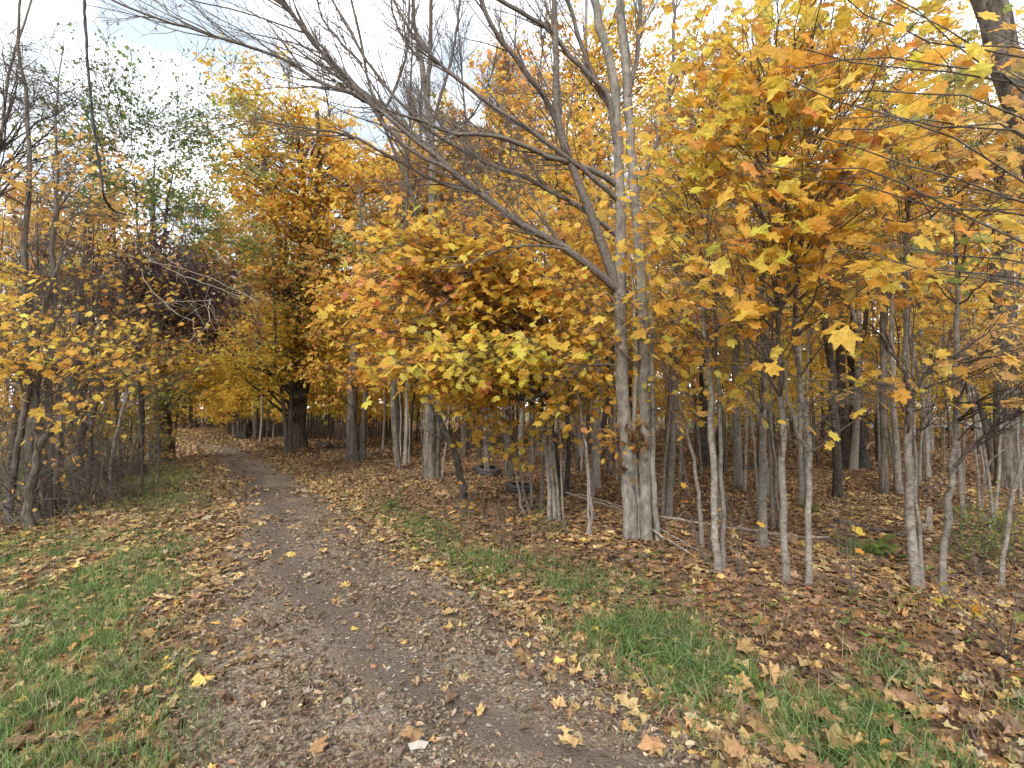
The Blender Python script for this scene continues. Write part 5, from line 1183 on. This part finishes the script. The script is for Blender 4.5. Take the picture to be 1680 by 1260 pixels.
# tyres
def tyre_material():
    m, nt, out = new_mat('old_rubber')
    tc = N(nt, 'ShaderNodeTexCoord'); n1 = N(nt, 'ShaderNodeTexNoise'); setin(n1, Scale=9.0, Detail=5.0); nt.links.new(tc.outputs['Object'], n1.inputs['Vector'])
    rp = N(nt, 'ShaderNodeValToRGB'); rp.color_ramp.elements[0].color = (.012, .012, .013, 1); rp.color_ramp.elements[1].color = (.06, .055, .05, 1); rp.color_ramp.elements[1].position = .75
    nt.links.new(n1.outputs['Fac'], rp.inputs[0]); pb = N(nt, 'ShaderNodeBsdfPrincipled'); setin(pb, Roughness=.6)
    nt.links.new(rp.outputs[0], pb.inputs['Base Color']); nt.links.new(pb.outputs[0], out.inputs[0]); return m
M_TYRE = tyre_material()
def tyre(px, py, R, W, tilt, roll, label):
    p = G(px, py); m = 40
    prof = [(.62, -.40), (.66, -.48), (.80, -.5), (.93, -.46), (1, -.34), (1, -.2), (.975, -.17), (1, -.14), (1, .14), (.975, .17), (1, .2), (1, .34), (.93, .46), (.80, .5), (.66, .48), (.62, .40), (.66, .36), (.90, .28), (.93, 0), (.90, -.28), (.66, -.36)]
    k = len(prof); V = []
    for i in range(m):
        a = i*2*math.pi/m; sq = 1-.004*(i % 2)
        for j, (rr, z) in enumerate(prof):
            r2 = rr*R*(sq if rr > .97 else 1); V.append((r2*math.cos(a), r2*math.sin(a), z*W))
    V = np.array(V); F = [[i*k+j, ((i+1) % m)*k+j, ((i+1) % m)*k+(j+1) % k, i*k+(j+1) % k] for i in range(m) for j in range(k)]
    c, s = math.cos(tilt), math.sin(tilt); V = V@np.array([[1, 0, 0], [0, c, s], [0, -s, c]])
    c, s = math.cos(roll), math.sin(roll); V = V@np.array([[c, s, 0], [-s, c, 0], [0, 0, 1]])
    V[:, 2] -= V[:, 2].min()+.03
    me = mk_mesh('car_tyre', V, [np.array(F)], [M_TYRE], [0], None, [True])
    p[2] = float(gz(p[0], p[1])); tag(link('car_tyre', me, None, p), label, 'tyre')
tyre(800, 781, .30, .20, .16, .6, 'old black tyre lying flat in front of the stout brown trunk')
tyre(853, 808, .28, .19, .05, 1.2, 'old black tyre lying flat at the foot of the crooked sapling, nearer one')
tyre(319, 703, .34, .22, 1.5, .8, 'black tyre standing far off at the bend of the lane')

# fern, evergreen seedlings, yellow-leaved seedlings
def fern(px, py, n, Lf, label, name='fern', pal='green', size=.03, cat='fern', mul=1.0):
    p = G(px, py); g = Geo()
    a = rng.uniform(0, 6.28, n); d = np.stack([np.cos(a), np.sin(a), rng.uniform(.5, 1.6, n)], 1)
    st = grow(np.tile(p, (n, 1)), d, Lf*rng.uniform(.6, 1.1, n), 12, .03, (0, 0, -1.3)); st[:, :, 2] = np.maximum(st[:, :, 2], gz(st[:, :, 0], st[:, :, 1])+.02)
    g.tubes(st, taper(np.full(n, .003), np.full(n, .001), 12), 3, 0)
    pos = st[:, 2:].reshape(-1, 3); prof = np.tile(np.sin(np.linspace(.5, 3.0, 10))*.9+.15, n)
    t = np.gradient(st, axis=1)[:, 2:].reshape(-1, 3)
    for sgn in (1, -1):
        for off in (0, .5):
            w = np.cross(t, [0, 0, 1.])*sgn; w /= np.linalg.norm(w, axis=1, keepdims=True)+1e-9
            q = pos+t*off; L_ = (prof*size*2.4)[:, None]; e = q+w*L_+np.array([0, 0, -.01]); tt = t/(np.linalg.norm(t, axis=1, keepdims=True)+1e-9)*size*.32
            V = np.stack([q-tt, q+tt, e], 1).reshape(-1, 3); F = np.arange(len(V)).reshape(-1, 3)
            g.add(V, F, 1, np.repeat(colours(pal, pos, .1)*mul, 3, 0))
    tag(link(name, g.mesh(name, [M_TWIGD, M_LEAF], p), None, p), label, cat)
fern(1424, 905, 22, .42, 'bright green fern in the leaf litter beyond the front saplings', size=.035, mul=1.0)
fern(1452, 915, 14, .3, 'smaller green fern just right of the bright one', size=.03, mul=1.0)
def seedling(px, py, h, n, pal, size, label, name='seedling', cat='seedling', st=3, tm=MAPLE_HI, flat=.6):
    p = G(px, py); g = Geo()
    d = rng.normal(0, .35, (st, 3)); d[:, 2] = 1
    s = grow(np.tile(p, (st, 1)), d, h*rng.uniform(.6, 1, st), 8, .08, (0, 0, 0)); g.tubes(s, taper(np.full(st, .005), np.full(st, .002), 8), 4, 0)
    q, dd, rr, t = kids(s, np.full((st, 8), .003), 6, .3, 1, 55); b = grow(q, dd, h*.35*rng.uniform(.5, 1.2, len(q)), 4, .1, (0, 0, -.1)); g.tubes(b, np.full((len(q), 4), .0015), 3, 0)
    i = rng.integers(0, len(b), n); pos = b[i, rng.integers(1, 4, n)]+rng.normal(0, .02, (n, 3)); pos[:, 2] = np.maximum(pos[:, 2], gz(pos[:, 0], pos[:, 1])+.03)
    g.leaves(pos, size*np.exp(rng.normal(0, .2, n)), colours(pal, pos), tm, 1, flat=flat)
    tag(link(name, g.mesh(name, [M_TWIG, M_LEAF], p), None, p), label, cat)
seedling(1560, 1005, .2, 10, 'lime', .055, 'low seedling with pale yellow leaves at the foot of the swaying sapling')
seedling(1608, 1015, .2, 10, 'yellow', .06, 'yellow-leaved seedling right of the pale yellow one, on the litter')
seedling(1478, 1000, .14, 8, 'lime', .05, 'tiny green seedling below the twin-stemmed sapling')
seedling(1605, 945, .75, 420, 'green', .035, 'feathery dark green bush at the right edge of the wood', 'evergreen_bush', 'bush', 9, OVAL, .1)
seedling(1660, 920, .8, 420, 'olive', .035, 'second feathery green bush beside the slanting sapling', 'evergreen_bush', 'bush', 9, OVAL, .1)
seedling(1330, 838, .25, 120, 'green', .04, 'low green sprig behind the forking front sapling', 'evergreen_bush', 'bush', 5, OVAL, .2)
seedling(1085, 880, .45, 60, 'green', .04, 'small green sprig behind the foot of the grey maple', 'evergreen_bush', 'bush', 4, OVAL, .3)
seedling(905, 880, .3, 60, 'green', .045, 'small green plant in front of the pale three-stemmed clump', 'evergreen_bush', 'bush', 4, OVAL, .4)
seedling(640, 838, .25, 60, 'green', .06, 'green herb clump right of the lane, before the furrowed tree', 'herb_clump', 'herbs', 6, OVAL, .6)
seedling(1160, 930, .8, 5, 'orange', .07, 'twiggy bare seedling at the foot of the speckled pair', st=5)
seedling(1215, 950, .9, 4, 'orange', .07, 'twiggy bare seedling between the speckled pair and the ringed sapling', st=5)
seedling(1400, 985, .8, 5, 'orange', .07, 'twiggy bare seedling right of the forking front sapling', st=6)
seedling(760, 850, .7, 10, 'orange', .07, 'thin bushy seedling at the foot of the leaning dead trunk', st=7)
seedling(830, 900, .6, 8, 'orange', .07, 'thin twiggy seedling on the verge below the nearer tyre', st=5)
seedling(1655, 1090, .9, 8, 'olive', .06, 'tall dry seedling in the bottom right corner', st=6)

# hanging cable
g = Geo()
q = resample([P(136, -140, 5.0), P(138, 0, 5.0), P(141, 50, 5.02), P(146, 130, 5.05), P(153, 200, 5.1), P(163, 270, 5.15), P(172, 325, 5.2), P(186, 345, 5.4), P(205, 352, 5.9)], 60)
q[1:-1] += rng.normal(0, .003, (58, 3)); g.tubes(q, np.full(60, .011)*np.linspace(1.25, .75, 60), 7, 0, .08)
q2 = q+np.stack([.012*np.sin(np.arange(60)*.9), .012*np.cos(np.arange(60)*.9), np.zeros(60)], 1); g.tubes(q2, np.full(60, .004), 5, 0)
m, nt, out = new_mat('black_cable'); pb = N(nt, 'ShaderNodeBsdfPrincipled'); setin(pb, Base_Color=(.015, .014, .016, 1), Roughness=.6); nt.links.new(pb.outputs[0], out.inputs[0])
tag(link('hanging_cable', g.mesh('hanging_cable', [m], q[0]), None, q[0]), 'thin black cable hanging down from above into the left thicket', 'cable')

# ---- paling fence behind the old maple
def box(g, c, s, rz=0, mat=0, jit=0):
    x, y, z = np.array(s)/2
    v = np.array([[-x, -y, -z], [x, -y, -z], [x, y, -z], [-x, y, -z], [-x, -y, z], [x, -y, z], [x, y, z], [-x, y, z]])
    if jit: v = v+rng.normal(0, jit, v.shape)
    cc, ss = math.cos(rz), math.sin(rz); v = v@np.array([[cc, ss, 0], [-ss, cc, 0], [0, 0, 1]])
    g.add(v+np.array(c), np.array([[0, 3, 2, 1], [4, 5, 6, 7], [0, 1, 5, 4], [1, 2, 6, 5], [2, 3, 7, 6], [3, 0, 4, 7]]), mat)
def fence(A, B, bays, label, hgt=1.25):
    A = np.array(A, float); B = np.array(B, float); L = np.linalg.norm(B-A); u = (B-A)/L; rz = math.atan2(u[1], u[0])
    root = empty('paling_fence', (A[0], A[1], float(gz(*A))), label, 'fence')
    o0 = np.array([A[0], A[1], float(gz(*A))])
    for b in range(bays):
        g = Geo(); s0 = L*b/bays; s1 = L*(b+1)/bays; nb = int((s1-s0)/.15)
        for i in range(nb):
            s = s0+.1+(s1-s0-.2)*(i+.5)/nb; p = A+u*s; z = float(gz(*p)); h = hgt*rng.uniform(.9, 1.06)
            box(g, (p[0], p[1], z+h/2+.03), (.105, .022, h), rz+rng.normal(0, .02), jit=.006)
        for hz in (.3, .95):
            p = A+u*(s0+s1)/2+np.array([-u[1], u[0]])*.04; box(g, (p[0], p[1], float(gz(*p))+hz), (s1-s0, .05, .09), rz)
        link('palings', g.mesh('palings', [M_FENCE], o0), root)
    for b in range(bays+1):
        g = Geo(); p = A+u*L*b/bays+np.array([-u[1], u[0]])*.1; box(g, (p[0], p[1], float(gz(*p))+hgt*.55), (.11, .11, hgt*1.15), rz, jit=.004)
        link('post', g.mesh('post', [M_FENCE], o0), root)
M_FENCE = bark_material('weathered_board', (.035, .026, .021), (.12, .09, .07), (.08, .08, .055), 5, .1, .4)
a = P(372, 700, 31)[:2]; b = P(480, 700, 29)[:2]; fence(a, b, 3, 'dark weathered paling fence at the bend, behind the dark stumps')
a = P(500, 700, 26)[:2]; b = P(640, 700, 27)[:2]; fence(a, b, 3, 'dark weathered paling fence between the old maple and the forking maple')
a = P(292, 700, 45)[:2]; b = P(372, 700, 44)[:2]; fence(a, b, 2, 'low far fence crossing behind the end of the lane', 1.0)

# ---- parked cars beyond the wood
def paint(name, c, r=.3):
    m, nt, out = new_mat(name); pb = N(nt, 'ShaderNodeBsdfPrincipled'); setin(pb, Base_Color=(*c, 1), Roughness=r); nt.links.new(pb.outputs[0], out.inputs[0]); return m
M_GLASS = paint('dark_glass', (.05, .07, .08), .05); M_LAMP = paint('lamp_glass', (.6, .6, .6), .1); M_RIM = paint('wheel_rim', (.5, .5, .5), .3); M_RUB = paint('tyre_rubber', (.02, .02, .02), .8)
def car(px, D, rz, body, label):
    p = P(px, 700, D); p[2] = float(gz(p[0], p[1])*0)
    root = empty('parked_car', p, label, 'car'); root.rotation_euler = (0, 0, rz)
    def prism(prof, w, taper_top=0, z0=0):
        pr = np.array(prof); n = len(pr); V = []
        for s in (-1, 1):
            for (x, z) in pr:
                ww = w/2*(1-taper_top*max(0, (z-.85))/.6); V.append((x, s*ww, z))
        V = np.array(V); F = [[i, (i+1) % n, n+(i+1) % n, n+i] for i in range(n)]
        return V, [np.array(F), np.array([list(range(n))[::-1]]), np.array([[n+i for i in range(n)]])]
    g = Geo(); V, Fs = prism([(-2.2, .35), (-2.25, .6), (-2.15, .88), (-1.3, .98), (1.5, .98), (2.1, .92), (2.2, .6), (2.15, .32), (1.75, .28), (1.62, .5), (1.4, .62), (1.15, .5), (1.02, .28), (-1.02, .28), (-1.15, .5), (-1.4, .62), (-1.62, .5), (-1.78, .28)], 1.78); g.add(V, Fs)
    V, Fs = prism([(-1.25, .99), (-.55, 1.44), (.9, 1.46), (1.75, .99)], 1.7, .28); g.add(V*np.array([1, 1, 1.0]), Fs)
    link('body', g.mesh('body', [body], (0, 0, 0)), root)
    for s in (-1, 1):
        g = Geo(); V = np.array([(-1.05, .83, 1.03), (-.5, .68, 1.38), (.1, .68, 1.4), (.1, .84, 1.03)]); V[:, 1] = (V[:, 1]+.02)*s; g.add(V, np.array([[0, 1, 2, 3]]))
        V = np.array([(.18, .84, 1.03), (.18, .68, 1.4), (.85, .68, 1.4), (1.45, .83, 1.03)]); V[:, 1] = (V[:, 1]+.02)*s; g.add(V, np.array([[0, 1, 2, 3]])); link('side_window', g.mesh('side_window', [M_GLASS], (0, 0, 0)), root)
    for nm, x0, x1 in (('windscreen', -1.24, -.6), ('rear_window', 1.72, .98)):
        g = Geo(); e = -.03 if x0 < 0 else .03
        g.add(np.array([(x0+e, -.72, 1.02), (x0+e, .72, 1.02), (x1+e, .62, 1.42), (x1+e, -.62, 1.42)]), np.array([[0, 1, 2, 3]])); link(nm, g.mesh(nm, [M_GLASS], (0, 0, 0)), root)
    for sx in (-1.4, 1.4):
        for sy in (-1, 1):
            def disc(r, w, y, mt, nm, par):
                g = Geo(); a = np.arange(24)*math.pi/12; V = np.concatenate([np.stack([sx+r*np.cos(a), np.full(24, y-w/2), .31+r*np.sin(a)], 1), np.stack([sx+r*np.cos(a), np.full(24, y+w/2), .31+r*np.sin(a)], 1)])
                g.add(V, [np.array([[i, (i+1) % 24, 24+(i+1) % 24, 24+i] for i in range(24)]), np.arange(24)[None], (24+np.arange(24)[::-1])[None]]); return link(nm, g.mesh(nm, [mt], (0, 0, 0)), par)
            w_ = disc(.31, .2, sy*.8, M_RUB, 'wheel', root); disc(.19, .03, sy*.9, M_RIM, 'rim', w_)
    for sy in (-.65, .65):
        g = Geo(); box(g, (-2.2, sy, .72), (.08, .34, .14)); link('headlight', g.mesh('headlight', [M_LAMP], (0, 0, 0)), root)
        g = Geo(); box(g, (2.16, sy, .76), (.06, .3, .16)); link('taillight', g.mesh('taillight', [paint('red_lens', (.4, .02, .02), .2)], (0, 0, 0)), root)
car(1556, 36, .35, paint('white_paint', (.75, .76, .78)), 'white parked car seen between the trunks, right of the twin-stemmed sapling')
car(1462, 38, 2.7, paint('dark_paint', (.05, .055, .06)), 'dark parked car half hidden behind the brown-grey trunk')

# ---- long pale shed far behind the wood
def shed():
    c = P(1330, 690, 44); root = empty('long_shed', (c[0], c[1], 0), 'long low pale building with a white roof edge, far behind the wood', 'building'); root.rotation_euler = (0, 0, -.12)
    mw = bark_material('pale_siding', (.30, .34, .28), (.38, .42, .36), (.3, .33, .28), 3, .1, .1); mr = paint('white_trim', (.8, .82, .84), .5)
    g = Geo(); box(g, (0, 0, .75), (15, 4, 1.6)); link('wall', g.mesh('wall', [mw], (0, 0, 0)), root)
    g = Geo(); V = np.array([(-7.7, -2.3, 1.56), (7.7, -2.3, 1.56), (7.7, 2.3, 1.56), (-7.7, 2.3, 1.56), (-7.7, -2.3, 1.78), (7.7, -2.3, 1.78), (7.7, 2.3, 1.78), (-7.7, 2.3, 1.78), (-7.7, 0, 2.2), (7.7, 0, 2.2)])
    g.add(V, [np.array([[0, 1, 2, 3][::-1], [0, 1, 5, 4], [2, 3, 7, 6], [4, 5, 9, 8], [6, 7, 8, 9]]), np.array([[1, 2, 6, 9, 5], [0, 4, 8, 7, 3]])]); link('roof', g.mesh('roof', [mr], (0, 0, 0)), root)
    for i in range(5):
        x = -6+i*2.9; g = Geo(); box(g, (x, -2.02, 1.0), (1.0, .06, .7)); f = link('window', g.mesh('window', [mr], (0, 0, 0)), root)
        g = Geo(); box(g, (x, -2.06, 1.0), (.86, .03, .56)); link('pane', g.mesh('pane', [M_GLASS], (0, 0, 0)), f)
    g = Geo(); box(g, (6.9, -2.02, .75), (.9, .06, 1.5)); link('door', g.mesh('door', [mr], (0, 0, 0)), root)
shed()

# ================================================================== SKY, SUN, CAMERA
SUN_EL, SUN_AZ = math.radians(36), math.radians(200)     # azimuth from +Y clockwise: behind and left of the camera
w = bpy.data.worlds.new('World'); SC.world = w; w.use_nodes = True; nt = w.node_tree
for n_ in list(nt.nodes): nt.nodes.remove(n_)
L = nt.links.new
out = N(nt, 'ShaderNodeOutputWorld'); bg = N(nt, 'ShaderNodeBackground'); bg.inputs['Strength'].default_value = .12
sky = N(nt, 'ShaderNodeTexSky'); sky.sky_type = 'NISHITA'; sky.sun_disc = False; sky.sun_elevation = SUN_EL; sky.sun_rotation = SUN_AZ
tc = N(nt, 'ShaderNodeTexCoord'); mp = N(nt, 'ShaderNodeMapping'); mp.inputs['Scale'].default_value = (1, 1, 2.2); L(tc.outputs['Generated'], mp.inputs['Vector'])
nz = N(nt, 'ShaderNodeTexNoise'); setin(nz, Scale=2.6, Detail=7.0, Roughness=.55, Distortion=.3); L(mp.outputs[0], nz.inputs['Vector'])
rp = N(nt, 'ShaderNodeValToRGB'); rp.color_ramp.elements[0].position = .36; rp.color_ramp.elements[1].position = .56; L(nz.outputs['Fac'], rp.inputs[0])
mr = N(nt, 'ShaderNodeMapRange'); setin(mr, To_Min=.9, To_Max=1.0); L(rp.outputs[0], mr.inputs['Value'])
n2 = N(nt, 'ShaderNodeTexNoise'); setin(n2, Scale=4.0, Detail=5.0); L(mp.outputs[0], n2.inputs['Vector'])
cr = N(nt, 'ShaderNodeValToRGB'); cr.color_ramp.elements[0].position = .40; cr.color_ramp.elements[1].position = .60
cr.color_ramp.elements[0].color = (3.0, 3.45, 3.95, 1); cr.color_ramp.elements[1].color = (9.6, 9.8, 10.2, 1); L(n2.outputs['Fac'], cr.inputs[0])
mx = N(nt, 'ShaderNodeMix', data_type='RGBA'); L(mr.outputs['Result'], mx.inputs[0]); L(sky.outputs[0], mx.inputs[6]); L(cr.outputs[0], mx.inputs[7])
L(mx.outputs[2], bg.inputs['Color']); L(bg.outputs[0], out.inputs['Surface'])
ld = bpy.data.lights.new('sun', 'SUN'); ld.energy = 1.5; ld.angle = math.radians(14); ld.color = (1, .96, .9)
so = bpy.data.objects.new('sun', ld); COL.objects.link(so)
from mathutils import Vector
sd = Vector((math.sin(SUN_AZ)*math.cos(SUN_EL), math.cos(SUN_AZ)*math.cos(SUN_EL), math.sin(SUN_EL)))
so.rotation_euler = (-sd).to_track_quat('-Z', 'Y').to_euler(); so.location = (0, 0, 30)

cd = bpy.data.cameras.new('camera'); cam = bpy.data.objects.new('camera', cd); COL.objects.link(cam)
cd.sensor_width = 36; cd.lens = 36*FPX/1680; cd.clip_end = 3000; cd.clip_start = .05
cam.location = (0, 0, CAMH); cam.rotation_euler = (math.radians(90)+PITCH, 0, 0); SC.camera = cam
SC.view_settings.view_transform = 'Standard'; SC.view_settings.look = 'None'; SC.view_settings.exposure = 1.3; SC.view_settings.gamma = 1
cy = SC.cycles
cy.max_bounces = 7; cy.diffuse_bounces = 5; cy.glossy_bounces = 1; cy.transmission_bounces = 5; cy.transparent_max_bounces = 4
cy.use_adaptive_sampling = True; cy.adaptive_threshold = .02; cy.sample_clamp_indirect = 6
cy.use_denoising = True
try: cy.denoiser = 'OPENIMAGEDENOISE'
except Exception: pass
import sys
print('VERTS', sum(len(o.data.vertices) for o in bpy.data.objects if o.type == 'MESH'), file=sys.stderr)
